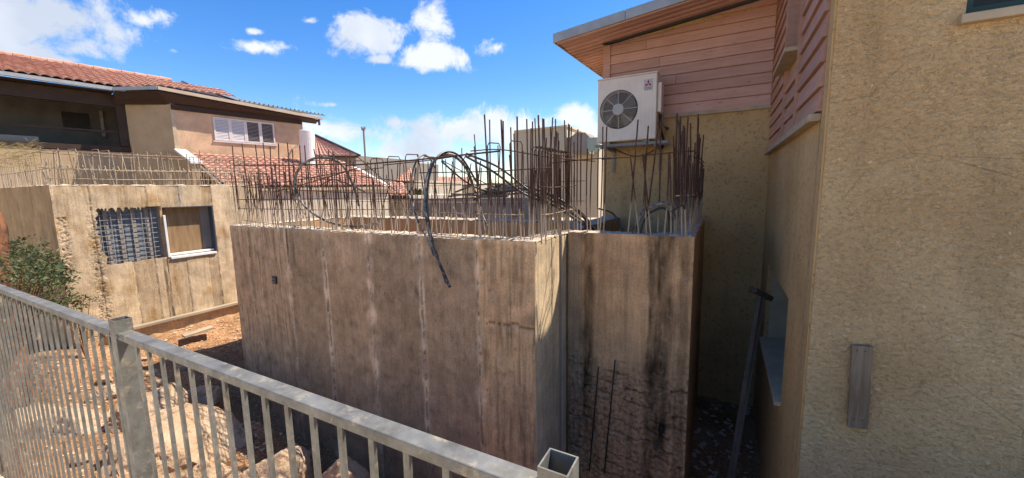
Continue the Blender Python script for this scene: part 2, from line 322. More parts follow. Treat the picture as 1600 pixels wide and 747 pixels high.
def path_z(x): return .0+.18*min(0, max(x+1.0, -12))
mb = MB(); xs = [-13, -9, -7, -5, -3, -1.0, 3, 9]
for a, b in zip(xs, xs[1:]):
    for y0, y1, dz in ((-10, .46, 0.), (.46, .58, .03)):  # unseen stretch behind the camera, extended to bounce warm light onto walls
        mb.hexa([(a, y0, path_z(a)-3), (b, y0, path_z(b)-3), (b, y1, path_z(b)-3), (a, y1, path_z(a)-3), (a, y0, path_z(a)-.02+dz), (b, y0, path_z(b)-.02+dz), (b, y1, path_z(b)-.02+dz), (a, y1, path_z(a)-.02+dz)])
structure(mb.build('path', 'paving'))

# ------------------------------------------------------------------ right-hand house
XS, YA, YB = .55, 3.10, 6.60
H = thing('rendered_house', (XS, YA, -1.5), 'tan rendered house on the right with pink plank siding and splatter render', 'house')
P = Vector
# near wall with a real window opening
wl, wr, wb, wt_ = onY(1508, 27, YA).x, 2.6, onY(1530, 22, YA).z, 3.3
mb = MB()
for x0, x1, z0, z1 in ((XS, wl, -3, 3.6), (wl, wr, -3, wb), (wl, wr, wt_, 3.6), (wr, 9, -3, 3.6)): mb.box(x0, x1, YA, YA+.25, z0, z1)
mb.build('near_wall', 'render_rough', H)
w = MB().box(wl, wr, YA+.12, YA+.16, wb, wt_).build('window', 'window_dark', H)
mb = MB().box(wl, wl+.05, YA+.07, YA+.12, wb, wt_).box(wl+.05, wr, YA+.07, YA+.12, wb, wb+.06).box(wl+.05, wr, YA+.07, YA+.12, wt_-.05, wt_); simple('frame_green', (.03, .07, .06), .5, 0, .2, 4, 0); mb.build('frame', 'frame_green', w)
MB().box(wl-.03, wr+.03, YA-.05, YA+.07, wb-.045, wb).build('sill', 'trim_beige', w, bevel=.004)
# side wall: lower render with a deep niche, smooth corner band, upper part behind planks
ny0, ny1 = onX(1233, 455, XS).y, onX(1200, 415, XS).y; nz1 = .60; nzb = -.38
mb = MB()
for y0, y1, z0, z1 in ((YA+.25, ny0, -3, 2.0), (ny0, ny1, nz1, 2.0), (ny0, ny1, -3, nzb), (ny1, YB, -3, 2.0), (YA+.25, 4.38, 2.0, 5.2), (4.38, 5.24, 2.0, 2.80), (5.24, YB, 2.0, 5.2)): mb.box(XS, XS+.45, y0, y1, z0, z1)
mb.build('side_wall', 'render_fine', H)
MB().box(XS-.012, XS, YA+.01, YA+.13, -3, 3.6).build('corner_band', 'render_fine', H)
nw = MB().box(XS+.40, XS+.43, ny0, ny1, nzb, nz1).build('window', 'window_dark', H)
MB().box(XS+.05, XS+.40, ny1-.03, ny1, nzb+.0, nz1).build('frame', 'reveal_plaster', nw)
MB().hexa([(XS-.05, ny0, nzb-.03), (XS+.40, ny0, nzb-.03), (XS+.40, ny1, nzb-.03), (XS-.05, ny1, nzb-.03), (XS-.05, ny0, nzb+.005), (XS+.40, ny0, nzb+.05), (XS+.40, ny1-.03, nzb+.05), (XS-.05, ny1-.03, nzb+.005)]).build('sill', 'reveal_plaster', nw)
# back wall
XL = -1.80
kx = .10
def rz(x, y=5.8): return 3.79+kx*(x+2.35)+.045*(y-5.8)          # underside of the back roof
MB().hexa([(XL, YB, -3), (XS, YB, -3), (XS, YB+.25, -3), (XL, YB+.25, -3), (XL, YB, rz(XL, YB)), (XS, YB, rz(XS, YB)), (XS, YB+.25, rz(XS, YB)), (XL, YB+.25, rz(XL, YB))]).build('back_wall', 'render_fine', H)
MB().box(XL, XL+.25, YB+.25, YB+5, -3, 3.85).box(XL+.25, 9, YB+4.75, YB+5, -3, 3.85).build('rear_wall', 'render_fine', H)
zb = 2.70
MB().box(XL, XS-.02, YB-.05, YB, zb-.05, zb).build('trim_board', 'trim_beige', H)
MB().box(XL-.01, XL+.10, YB-.045, YB, zb, rz(XL, YB)-.003).build('corner_board', 'siding_pink', H, bevel=.003)
n = 0; z = zb; bh = .142
while z < rz(XS, YB):
    z1 = z+bh
    zl, zr = min(z1, rz(XL+.1, YB)-.004), min(z1, rz(XS-.03, YB)-.004)
    if z < zl-.01:
        xa = XL+.1; top = (zl, zr)
    else:
        xa = max(XL+.1, (z+.02-3.79-.045*.8)/kx-2.35); top = (rz(xa, YB)-.004, zr)
    if xa < XS-.1 and zr > z+.01:
        j = random.uniform(-.002, .002); t0, t1 = .036+j, .012
        cuts = [xa, XS-.03]
        if XS-xa > 1.2 and n % 2: cuts.insert(1, random.uniform(xa+.5, XS-.6))
        n += 1; T_ = lambda x: max(z+.006, top[0]+(top[1]-top[0])*(x-xa)/(XS-.03-xa))
        for ca, cb in zip(cuts, cuts[1:]):
            if cb < XS-.04: cb -= .004
            j = random.uniform(-.003, .003)
            MB().hexa([(ca, YB-t0-j, z+.002), (cb, YB-t0, z+.002), (cb, YB-.001, z+.002), (ca, YB-.001, z+.002), (ca, YB-t1, T_(ca)), (cb, YB-t1, T_(cb)), (cb, YB-.001, T_(cb)), (ca, YB-.001, T_(ca))]).build('siding_board', 'siding_pink', H, bevel=.0025)
    z = z1+.003
# side planks in bays between upright battens
wy0, wy1, wz0 = 4.38, 5.24, 2.80
ybs = [3.27, 4.05, 4.30, 5.05, 6.57]
z = 2.075
while z < 5.1:
    z1 = z+.15
    segs = [(3.27, 4.22), (4.25, 5.05), (5.08, 6.57)]
    for a, b in segs:
        if z1 > wz0 and a > 4.2:
            if a < 5: continue
            a = wy1+.03
        q = random.uniform(-.002, .002)
        MB().hexa([(XS-.034+q, a, z), (XS-.034+q, b, z), (XS-.001, b, z), (XS-.001, a, z), (XS-.012, a, z1), (XS-.012, b, z1), (XS-.001, b, z1), (XS-.001, a, z1)]).build('siding_board', 'siding_side', H, bevel=.002)
    z = z1+.004
for yy in (4.235, 5.065): MB().box(XS-.045, XS-.001, yy-.013, yy+.013, 2.08, wz0-.03 if yy > 4.24 else 5.1).build('batten', 'siding_side', H)
MB().box(XS-.07, XS-.001, 3.30, YB-.05, 2.015, 2.065).build('trim_board', 'trim_beige', H, bevel=.004)
w2 = MB().box(XS+.24, XS+.27, wy0, wy1, wz0, 5.2).build('window', 'window_dark', H)
MB().box(XS-.036, XS+.235, wy1-.035, wy1-.002, wz0+.002, 5.2).box(XS-.04, XS+.0, wy1, wy1+.028, wz0+.002, 5.1).box(XS-.036, XS+.235, wy0+.002, wy0+.03, wz0+.002, 5.2).box(XS+.18, XS+.235, wy1-.10, wy1-.036, wz0+.002, 5.2).build('frame', 'siding_side', w2)
MB().box(XS-.13, XS+.235, wy0-.05, wy1+.02, wz0-.035, wz0).build('sill', 'trim_beige', w2, bevel=.004)
# back roof: slab, metal fascia, soffit boards
ye, yr = 5.80, 11.9; x0, x1 = -2.35, XS-.05
rf = MB().hexa([(x0, ye, rz(x0, ye)+.03), (x1, ye, rz(x1, ye)+.03), (x1, yr, rz(x1, yr)+.03), (x0, yr, rz(x0, yr)+.03), (x0, ye, rz(x0, ye)+.12), (x1, ye, rz(x1, ye)+.12), (x1, yr, rz(x1, yr)+.12), (x0, yr, rz(x0, yr)+.12)]).build('roof', 'sheet_grey', H)
for xa, xb in ((x0-.02, -1.3), (-1.295, x1)):
    MB().hexa([(xa, ye-.03, rz(xa)-.0), (xb, ye-.03, rz(xb)-.0), (xb, ye, rz(xb)-.0), (xa, ye, rz(xa)-.0), (xa, ye-.03, rz(xa)+.13), (xb, ye-.03, rz(xb)+.13), (xb, ye, rz(xb)+.13), (xa, ye, rz(xa)+.13)]).build('fascia', 'flashing', rf, bevel=.003)
MB().hexa([(x0-.02, ye, rz(x0, ye)), (x0, ye, rz(x0, ye)), (x0, yr, rz(x0, yr)), (x0-.02, yr, rz(x0, yr)), (x0-.02, ye, rz(x0, ye)+.12), (x0, ye, rz(x0, ye)+.12), (x0, yr, rz(x0, yr)+.12), (x0-.02, yr, rz(x0, yr)+.12)]).build('fascia', 'flashing', rf)
y = ye+.01; k = 0
while y < 10.5:
    y1 = y+.155; drop = .014
    xe = x1 if y1 < YB else XL
    if y < YB < y1: y1 = YB-.002; 
    if k and y > YB-.2 and y < YB: pass
    j = random.uniform(0, .03)
    MB().hexa([(x0+.01+j, y, rz(x0, y)+.0-drop), (xe, y, rz(xe, y)-drop), (xe, y1, rz(xe, y1)+.008), (x0+.01+j, y1, rz(x0, y1)+.008), (x0+.01+j, y, rz(x0, y)+.028), (xe, y, rz(xe, y)+.028), (xe, y1, rz(xe, y1)+.028), (x0+.01+j, y1, rz(x0, y1)+.028)]).build('soffit_board', 'siding_pink', rf, bevel=.002)
    y = y1+.004; k += 1
# main roof: rises away from the near wall; unseen, shaped to cast the shelter's shade edge
MB().slab([(XS-.02, YA-.35, 3.5), (9.3, YA-.35, 3.5), (9.3, 7.2, 5.6), (XS-.02, 7.2, 5.6)], (0, 0, .14)).build('roof', 'roof_tile', H)
MB().slab([(XS+.01, YA+.3, 3.55), (XS+.01, YB, 3.55), (XS+.01, YB, 5.25), (XS+.01, YA+.3, 3.75)], (.2, 0, 0)).box(XS+.3, 9, YB+.3, YB+.5, -3, 5.2).build('gable_wall', 'render_fine', H)

# ------------------------------------------------------------------ air conditioner on its shelf
AX0, AX1, AY0, AY1, AZ0, AZ1 = -1.765, -.90, 6.10, 6.46, 2.30, 3.225
AC = thing('air_conditioner', ((AX0+AX1)/2, 6.3, AZ0), 'cream outdoor air conditioning unit with round fan grille, on brackets on the house wall', 'air conditioner')
fc = (-1.445, 2.765); FR = .275
mb = MB(); n = 48; ring = []; rect = []
for k in range(n):
    t = 2*math.pi*k/n; c, s = math.cos(t), math.sin(t); ring.append((fc[0]+FR*c, AY0, fc[1]+FR*s))
    m_ = min([q for q in (((AX1-.01-fc[0])/c if c > 1e-6 else ((AX0+.01)-fc[0])/c if c < -1e-6 else 9), ((AZ1-.01-fc[1])/s if s > 1e-6 else ((AZ0+.01)-fc[1])/s if s < -1e-6 else 9))])
    rect.append((fc[0]+m_*c, AY0, fc[1]+m_*s))
mb.add(ring+rect, [(k, (k+1) % n, n+(k+1) % n, n+k) for k in range(n)])
crn = [(AX1-.01, AY0, AZ1-.01), (AX0+.01, AY0, AZ1-.01), (AX0+.01, AY0, AZ0+.01), (AX1-.01, AY0, AZ0+.01)]
for cx, cy_, cz in crn:      # close the corner triangles
    ks = [k for k in range(n) if (abs(rect[k][0]-cx) < 1e-6) != (abs(rect[(k+1) % n][0]-cx) < 1e-6) and abs(rect[k][2]-cz)+abs(rect[(k+1) % n][2]-cz) < .3]
    for k in ks: mb.add([rect[k], (cx, cy_, cz), rect[(k+1) % n]], [(0, 1, 2)])
ringb = [(fc[0]+(x-fc[0])*.96, AY0+.09, fc[1]+(z-fc[1])*.96) for x, y, z in ring]
mb.add(ring+ringb, [(k, n+k, n+(k+1) % n, (k+1) % n) for k in range(n)])
mb.add([(AX0+.01, AY0, AZ0+.01), (AX1-.01, AY0, AZ0+.01), (AX1-.01, AY0, AZ1-.01), (AX0+.01, AY0, AZ1-.01), (AX0, AY0+.012, AZ0), (AX1, AY0+.012, AZ0), (AX1, AY0+.012, AZ1), (AX0, AY0+.012, AZ1), (AX0, AY1, AZ0), (AX1, AY1, AZ0), (AX1, AY1, AZ1), (AX0, AY1, AZ1)],
       [(0, 1, 5, 4), (1, 2, 6, 5), (2, 3, 7, 6), (3, 0, 4, 7), (4, 5, 9, 8), (5, 6, 10, 9), (6, 7, 11, 10), (7, 4, 8, 11), (8, 9, 10, 11)])
mb.box(-1.125, -1.119, AY0-.003, AY0-.0005, AZ0+.03, AZ1-.03)
for k in range(3): mb.box(-1.06+.05*k, -1.057+.05*k, AY0-.003, AY0-.0005, AZ0+.08, AZ0+.62)
mb.build('casing', 'painted_metal', AC)
MB().box(AX0-.008, AX1+.008, AY0-.008, AY1, AZ1+.001, AZ1+.018).build('lid', 'painted_metal', AC, bevel=.004)
MB().tube([(fc[0], AY0+.11, fc[1]), (fc[0], AY0+.12, fc[1])], FR*1.0, 40).build('fan_shroud', 'dark_recess', AC)
mb = MB()
for k in range(4):
    t0 = 2*math.pi*k/4+.35; pts = []
    for r_, w_, tw in ((.07, .5, .02), (.15, .62, .03), (.255, .75, .035)):
        for e in (-1, 0, 1):
            t = t0+e*w_*.5+r_*1.2; pts.append((fc[0]+r_*math.cos(t), AY0+.07-e*tw, fc[1]+r_*math.sin(t)))
    mb.add(pts, [(0, 1, 4, 3), (1, 2, 5, 4), (3, 4, 7, 6), (4, 5, 8, 7)])
mb.build('fan', 'fan_plastic', AC, smooth=True)
mb = MB()
for r_ in [.098+.0135*i for i in range(13)]:
    mb.tube([(fc[0]+r_*math.cos(2*math.pi*k/40), AY0-.006-.012*(1-r_/FR), fc[1]+r_*math.sin(2*math.pi*k/40)) for k in range(41)], .0016, 3, False)
for k in range(8):
    t = math.pi*k/4+.02; c, s = math.cos(t), math.sin(t); mb.tube([(fc[0]+.08*c, AY0-.018, fc[1]+.08*s), (fc[0]+(FR+.004)*c, AY0-.005, fc[1]+(FR+.004)*s)], .0035, 4)
g_ = mb.build('grille', 'painted_metal', AC)
MB().tube([(fc[0]+FR*1.01*math.cos(2*math.pi*k/48), AY0-.002, fc[1]+FR*1.01*math.sin(2*math.pi*k/48)) for k in range(49)], .006, 5, False).build('grille_rim', 'fan_plastic', AC)
MB().tube([(fc[0], AY0-.03, fc[1]), (fc[0], AY0-.026, fc[1]), (fc[0], AY0-.008, fc[1])], [.075, .085, .088], 28).build('hub_cap', 'hub_plastic', AC, smooth=False)
# badge: three red lozenges over small print on a pale plate
bx, bz = onY(1013, 133, AY0).x, onY(1013, 131.5, AY0).z
bd = MB().box(bx-.062, bx+.062, AY0-.005, AY0-.0008, bz-.085, bz+.07).build('badge', 'sticker_white', AC)
q = .031; hx, hz = q*.5, q*.866
def loz(ang):
    a = math.radians(ang); d = (math.cos(a), math.sin(a)); e = (-d[1], d[0]); L = q*1.732
    return [(0, 0), (d[0]*L/2+e[0]*q/2, d[1]*L/2+e[1]*q/2), (d[0]*L, d[1]*L), (d[0]*L/2-e[0]*q/2, d[1]*L/2-e[1]*q/2)]
for ang in (90, 210, 330):
    MB().slab([(bx+x, AY0-.0052, bz+.005+z) for x, z in loz(ang)], (0, -.001, 0)).build('lozenge', 'sticker_red', bd)
def text(s, x, y, z, size, mat, parent, ax=(1, 0, 0), up=(0, 0, 1)):
    cu = bpy.data.curves.new('lettering', 'FONT'); cu.body = s; cu.size = size; cu.align_x = 'CENTER'; cu.extrude = .0004
    o = bpy.data.objects.new('tmp', cu); COL.objects.link(o); dg = bpy.context.evaluated_depsgraph_get(); me = bpy.data.meshes.new_from_object(o.evaluated_get(dg)); bpy.data.objects.remove(o)
    t = MB(); a, u = Vector(ax), Vector(up); t.add([Vector((x, y, z))+a*v.co.x+u*v.co.y+a.cross(u)*v.co.z for v in me.vertices], [tuple(p.vertices) for p in me.polygons]); return t.build('lettering', mat, parent)
text('MITSUBISHI', bx, AY0-.006, bz-.053, .019, 'print_black', bd); text('ELECTRIC', bx, AY0-.006, bz-.073, .019, 'print_black', bd)
MB().box(AX1+.001, AX1+.055, AY0+.05, AY0+.30, AZ0+.38, AZ1-.13).build('valve_cover', 'painted_metal', AC, bevel=.006)
MB().tube([(AX1+.03, AY0+.14, AZ0+.36), (AX1+.04, AY0+.16, AZ0+.15), (AX1+.06, AY0+.40, AZ0+.02), (AX1+.03, YB-.005, AZ0-.1)], .018, 8).build('pipe', 'conduit_black', AC, smooth=True)
MB().tube([(AX1+.05, AY0+.22, AZ0+.36), (AX1+.07, AY0+.22, AZ0+.22), (AX1+.12, AY0+.34, AZ0+.16), (AX1+.10, YB-.005, AZ0+.2)], .014, 8).build('pipe', 'conduit_dusty', AC, smooth=True)
for x in (AX0+.14, AX1-.14): MB().box(x-.05, x+.05, AY0+.03, AY1, AZ0-.03, AZ0-.001).build('foot', 'pale_dust_metal', AC)
SH = thing('wall_bracket', (-1.3, YB, 2.25), 'grey steel shelf bracket holding up the air conditioner', 'bracket')
for y in (AY0+.03, AY1-.06): MB().box(AX0-.04, AX1+.16, y, y+.04, AZ0-.072, AZ0-.032).build('rail', 'pale_dust_metal', SH)
for x in (AX0+.12, AX1-.02):
    MB().box(x, x+.04, AY0-.02, YB-.002, AZ0-.116, AZ0-.074).build('arm', 'pale_dust_metal', SH)
    MB().box(x, x+.04, YB-.03, YB-.002, AZ0-.45, AZ0-.118).build('upright', 'pale_dust_metal', SH)
tag(MB().tube(spline([onY(945, 226, 6.4), onY(985, 243, 6.45), onY(1010, 241, 6.5), onY(1040, 222, 6.5)]), .009, 5).build('cable', 'conduit_black', smooth=True), 'thin black cable drooping beneath the air conditioner', 'cable')

# ------------------------------------------------------------------ front concrete block
FX0, FX1, FY, RX, PY, PX1 = -6.74, -1.50, 3.20, -1.50, 4.05, -.22
TOP = 1.12; BOT = -3.2
FB = thing('concrete_shelter', (-4, 4.5, BOT), 'roofless bare concrete shelter in the middle, crowned with rusty rebar and conduit', 'concrete structure')
joints = [-6.23, -5.3, -4.51, -3.69, -2.89, -2.14]
ptint = [(.60, .50, .40), (.54, .45, .36), (.41, .345, .275), (.48, .395, .31), (.39, .325, .26), (.44, .365, .29), (.69, .53, .375)]
def jn(X): return min((abs(X-j), j) for j in joints)
def fdisp(s, z, ei, et):
    X = FX0+s; Z = BOT+z; i = sum(X > j for j in joints); d, j = jn(X+fr(0, 0, Z*3+i, 2)*.012)
    o = (.004, 0, .010, -.004, .006, -.006, .012)[i]+fr(X*2.2, 0, Z*1.2, 3)*.008
    k = fr(j*7, 1, Z*5, 4)
    if d < .02: o += .014*(.4+k)*(1-d/.02)
    elif d < .04: o -= .010*max(0, -k+.3)
    if abs(Z-.28-fr(X*5, 0, 0, 4)*.06) < .010 and X > -2.05: o -= .02
    if et: o -= .012*abs(fr(X*6, 4, 4, 3))+.004
    if ei: o -= .010*abs(fr(9, 4, Z*9, 3))+.002
    return o
def fcol(s, z):
    X = FX0+s; Z = BOT+z; i = sum(X > j for j in joints); c = list(ptint[i]); d, j = jn(X+fr(0, 0, Z*3+i, 2)*.012)
    k = fr(X*1.3, 2, Z*1.3, 4); m_ = 1+.15*k; c = [q*m_ for q in c]
    v = fr(X*9, 5, Z*.7, 4)
    if i in (0, 1, 6): c = [q*(1-.38*max(0, v)) for q in c]
    else: c = [q*(1-.14*max(0, v)) for q in c]
    w_ = .05+.13*max(0, fr(j, 3, Z*1.5, 3)); e = max(0, 1-d/w_)*(.3+1.8*max(0, fr(j*3, 7, Z*2.5, 4)+.25)); e = min(1, e)*(.55+.8*max(0, fr(X*18, 7, Z*5, 3)+.3)); e = min(.85, e)
    if j in (-6.23,): e *= .2
    c = [q*(1-e)+w*e for q, w in zip(c, (.86, .79, .71))]
    if d < .009 and fr(j, 9, Z*11, 5)+.5*fr(j, 3, Z*1.7, 2) < -.02: c = [q*.45 for q in c]
    if -5.32 < X < -5.10: 
        h = max(0, fr(X*16, 1, Z*1.1, 3)+.2)*max(0, min(1, (Z-.35)*2)); c = [q*(1-.75*min(1, h*1.6)) for q in c]
    if Z > TOP-.05: c = [q*1.12 for q in c]
    dk = fr(X*7, 21, Z*7, 5); c = [q*(1-.22*max(0, dk-.15)*2) for q in c]
    if fr(X*38, 31, Z*30, 2) > .78: c = [q*.5 for q in c]
    ln = fr(X*2.2, 41, Z*9, 3); c = [q*(1-.22*max(0, 1-abs(ln)*30)*(fr(X*3, 5, Z*3, 2) > .2)) for q in c]
    sp = fr(X*5, 11, Z*5, 5); c = [q*(1+.14*sp) for q in c]
    if i in (0, 1, 6):
        w2_ = fr(X*26+fr(X*4, 1, Z*3, 2)*.5, 4, Z*1.6, 5); c = [q*(1-.38*max(0, min(1, w2_*1.8))) for q in c]
    if abs(Z-.28-fr(X*5, 0, 0, 4)*.06) < .010 and X > -2.05 and fr(X*9, 2, 2, 2) > -.2: c = [q*.4 for q in c]
    return c
mb = MB(); sheet(mb, (FX0, FY, BOT), (1, 0, 0), FX1-FX0, TOP-BOT, 340, 170, fdisp, fcol, None, (0, -1, 0)); mb.build('front_wall', 'concrete', FB, smooth=True)
# sunlit return face with an upright groove
def rdisp(s, z, ei, et):
    o = fr(s*5, 8, z*3, 3)*.004-(.006 if ei or et else 0)
    if .60 < s < .70: o -= .035
    if s > .70: o -= .008
    return o
def rcol(s, z):
    k = 1+.16*fr(s*4, 8, z*2, 4); v = fr(s*22, 3, z*.8, 3); c = [.54*k, .53*k, .47*k]; c = [q*(1-.25*max(0, v)) for q in c]
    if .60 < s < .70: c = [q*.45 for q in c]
    return c
mb = MB(); sheet(mb, (RX, FY, BOT), (0, 1, 0), PY-FY, TOP-BOT, 68, 120, rdisp, rcol, None, (1, 0, 0)); mb.build('side_wall', 'concrete', FB, smooth=True)
# recessed bay wall, honeycombed low down
def pz(X, Z): return max(0, min(1, (-.22+.30*fr(X*3, 1, 2, 2)-Z)*3.5))
def grv(X, Z):
    q = (Z+fr(X*3.5, 0, Z*1.2, 4)*.06+.10*(X+1))/.135; f = abs(q-round(q)); return max(0, 1-f/(.10+.10*fr(X*9, 2, Z*9, 3)))*(fr(X*4, round(q)*3.3, 1, 2) > -.18)
def pdisp(s, z, ei, et):
    X = RX+s; Z = BOT+z; o = fr(X*3, 3, Z*1.5, 3)*.006
    if -1.36 < X < -1.30: o -= .008
    a = pz(X, Z)
    if X > -.62: a = max(a, .28*max(0, fr(X*4, 7, Z*2, 2)+.5)*(X > -.45))
    o += a*(fr(X*26, 3, Z*26, 4)*.012-grv(X, Z)*.035*(fr(X*5, 6, Z*9, 2) > -.25))
    if ei or et: o -= .012*abs(fr(X*9, 9, Z*9, 2))
    return o
def pcol(s, z):
    X = RX+s; Z = BOT+z; k = 1+.18*fr(X*1.8, 6, Z*1.6, 4); c = [.60*k, .46*k, .325*k]
    if X < -1.34: c = [.43*k, .375*k, .31*k]
    v = fr(X*17, 2, Z*.55, 4); c = [q*(1-.32*max(0, v+.05)) for q in c]
    for xc, w_, st_, zl in ((-1.27, .075, .66, -1.0), (-.49, .085, .78, -1.1), (-.60, .05, .66, -1.5), (-.30, .05, .45, -2.2)):
        h = max(0, 1-abs(X-xc+.02*fr(0, xc, Z*2, 3))/(w_*(1.3+.7*fr(X*3, xc, Z*2.2, 3)))); h = min(1, h*1.9)*(.85+.55*fr(X*14, xc, Z*3, 4))*(1 if Z > zl else max(0, 1-(zl-Z)*3)); c = [q*(1-st_*h) for q in c]
    a = pz(X, Z)
    if a > 0:
        g = grv(X, Z)*a*(fr(X*5, 6, Z*9, 2) > -.25); c = [q*(1-.10*a)*(1-.62*g) for q in c]; r_ = fr(X*24, 4, Z*24, 3); c = [q*(1-.7*a*max(0, -r_)+.25*a*max(0, r_)) for q in c]
    return c
mb = MB(); sheet(mb, (RX+.01, PY, BOT), (1, 0, 0), PX1-RX-.01, TOP-BOT, 160, 430, pdisp, pcol, None, (0, -1, 0)); mb.build('bay_wall', 'concrete', FB, smooth=True)
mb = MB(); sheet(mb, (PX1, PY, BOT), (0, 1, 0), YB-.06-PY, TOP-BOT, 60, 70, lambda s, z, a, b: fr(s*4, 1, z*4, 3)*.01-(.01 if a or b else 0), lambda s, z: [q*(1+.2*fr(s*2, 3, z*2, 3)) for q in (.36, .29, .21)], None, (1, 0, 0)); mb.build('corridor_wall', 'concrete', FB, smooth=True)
# wall cores and inner faces
mb = MB(); t = .26; b = .045
for r_ in ((FX0+b, FX1-b, FY+b, FY+t), (FX0+.0, FX0+t, FY+t, 5.24), (FX0+.0, RX-b, 5.24, 5.50), (RX-t, RX-b, FY+t, PY), (RX-b, PX1-b, PY+b, PY+t), (PX1-t, PX1-b, PY+t, YB-.06), (RX-t, RX, PY+t, YB-.06)): mb.box(*r_, BOT, TOP-.02)
mb.box(FX0+t, RX-t, FY+t, 5.24, -1.2, -1.0); pad(mb, (.41, .335, .245)); mb.build('core_wall', 'concrete', FB)
# dusty broken tops, an uneven crust of mortar
def top_strip(x0, x1, y0, y1, z, parent, nm='wall_top', mat='concrete_dust', amp=.018):
    mb = MB(); nx = max(2, int((x1-x0)/.03)); ny = max(2, int((y1-y0)/.03))
    for j in range(ny+1):
        for i in range(nx+1):
            x, y = x0+(x1-x0)*i/nx, y0+(y1-y0)*j/ny; e = i in (0, nx) or j in (0, ny)
            mb.v.append((x+(fr(x*9, y*9, 1, 2)*.006 if e else 0), y+(fr(x*9, y*9, 5, 2)*.008 if e else 0), z+(-.012 if e else .002)+max(-.004, fr(x*7, y*7, 2, 3)*amp+max(0, fr(x*17, y*17, 8, 2)-.25)*.035)))
    for j in range(ny):
        for i in range(nx): a = j*(nx+1)+i; mb.f.append((a, a+1, a+nx+2, a+nx+1)); mb.mi.append(0)
    return mb.build(nm, mat, parent)
for r_ in ((FX0, FX1, FY-.004, FY+t), (FX0, FX0+t, FY+t, 5.5), (FX0+t, RX, 5.24, 5.5), (RX-t, RX, FY+t, PY+t), (RX-.01, PX1, PY-.004, PY+t), (PX1-t, PX1, PY+t, YB-.06), (RX-t, RX, PY+t, YB-.06)): top_strip(*r_, TOP, FB)
# small cast-in socket
c = onY(428, 438, FY-.02); bxo = MB().box(c.x-.05, c.x+.05, FY-.022, FY-.004, c.z-.055, c.z+.055).build('socket_box', 'conduit_black', FB, bevel=.004)
for dz in (-.025, .02): MB().box(c.x-.032, c.x+.032, FY-.032, FY-.023, c.z+dz-.006, c.z+dz+.006).build('slot', 'pale_dust_metal', bxo)

RB = {}
def rebar_mesh(mat, pts, r=.0065, n=6): return MB().tube(pts, r, n)
def rebar(parent, mat, base, top, r=.0065, hook=None):
    base, top = Vector(base), Vector(top); d = top-base; b = Vector((random.uniform(-.012, .012), random.uniform(-.012, .012), 0)); pts = [base, base+d*.35+b, base+d*.7+b*.8, top]
    if hook: hv = Vector(hook); pts += [top+hv*.3+Vector((0, 0, .022)), top+hv*.8+Vector((0, 0, .026)), top+hv, top+hv*1.02+Vector((0, 0, -.10))]
    return MB().tube(pts, r, 6).build('rebar', mat, parent, loc=base)
def rebar_px(parent, mat, px, py, Y, pxb=None, r=.0075):
    tpt = onY(px, py, Y)
    xb = onY(pxb, 365, Y).x if pxb else tpt.x+random.uniform(-.02, .02)
    return rebar(parent, mat, (xb, Y+random.uniform(-.03, .03), TOP-.03), tpt, r)
def hbar(parent, mat, pts, r=.006): return MB().tube(pts, r, 6).build('rebar', mat, parent, smooth=True)
YF1, YF2 = FY+.06, FY+.20
tall = [(363, 228), (378, 224), (399, 226), (411, 223), (422, 229), (435, 224), (449, 223), (457, 234), (468, 227), (476, 227), (498, 231), (513, 235), (520, 236), (540, 243), (574, 253), (752, 262), (757, 179), (765, 187), (783, 187), (786, 189),
        (798, 199), (803, 209), (808, 182), (823, 186), (832, 190), (841, 180), (848, 185)]
for px, py in tall: rebar_px(FB, 'rebar_front', px, py, YF1 if random.random() < .6 else YF2, None, .0085 if px in (783, 786, 808, 841, 757) else .0072)
# regular stirrups: front and back rows tied over the top by hoops
x = FX0+.12; k = 0
while x < RX-.1:
    zt = 2.02-.06*(x-FX0)/5+random.uniform(-.03, .03)
    if x > -2.2: zt = 2.05
    xa, xb = x+random.uniform(-.03, .03), x+random.uniform(-.03, .03)
    if k % 2 == 0 and x > -5.0:
        hbar(FB, 'rebar_front', [(xa, YF1, TOP-.03), (xa+.01, YF1, 1.6), (xa, YF1, zt-.03), (xa+.012, YF1+.012, zt), (xa+.05, YF2-.012, zt+.002), (xa+.06, YF2, zt-.03), (xb+.04, YF2, 1.5), (xb+.03, YF2, TOP-.03)], .0058)
    else:
        rebar(FB, 'rebar_front', (xa, YF1, TOP-.03), (xa+random.uniform(-.05, .05), YF1, zt-random.uniform(0, .15)), .006)
        rebar(FB, 'rebar_front', (xb+.05, YF2, TOP-.03), (xb+.05+random.uniform(-.05, .05), YF2, zt-random.uniform(0, .25)), .006)
    if random.random() < .6: rebar(FB, 'rebar_front', (x+.07, YF1, TOP-.03), (x+.07+random.uniform(-.12, .12), YF2, 1.12+random.uniform(.35, .8)), .0055)
    x += .135; k += 1
for i, (a, b_, Y) in enumerate((((366, 258), (545, 256), YF1-.01), ((540, 259), (781, 236), YF1-.012), ((430, 300), (560, 262), YF1+.05), ((600, 258), (742, 240), YF2+.01))):
    p, q_ = onY(*a, Y), onY(*b_, Y); hbar(FB, 'rebar_front', [p, (p+q_)/2+Vector((0, 0, -.01)), q_], .009 if i < 2 else .006)
for Y, pts in ((YF1-.013, [(372, 312), (480, 311), (640, 311)]), (YF1-.015, [(600, 311), (690, 311), (745, 309)]), (YF2+.012, [(378, 292), (520, 300), (640, 303)]), (YF2+.01, [(655, 270), (770, 268), (860, 262)]), (YF1-.01, [(380, 344), (420, 349), (480, 353)]), (YF1-.015, [(650, 363), (730, 370), (812, 374)])):
    hbar(FB, 'rebar_front', [onY(*q_, Y) for q_ in pts], .0058)
hbar(FB, 'rebar_front', spline([onY(735, 236, YF1), onY(785, 234, YF2), onY(860, 246, 3.9), onY(930, 252, 4.3)], 6), .006)
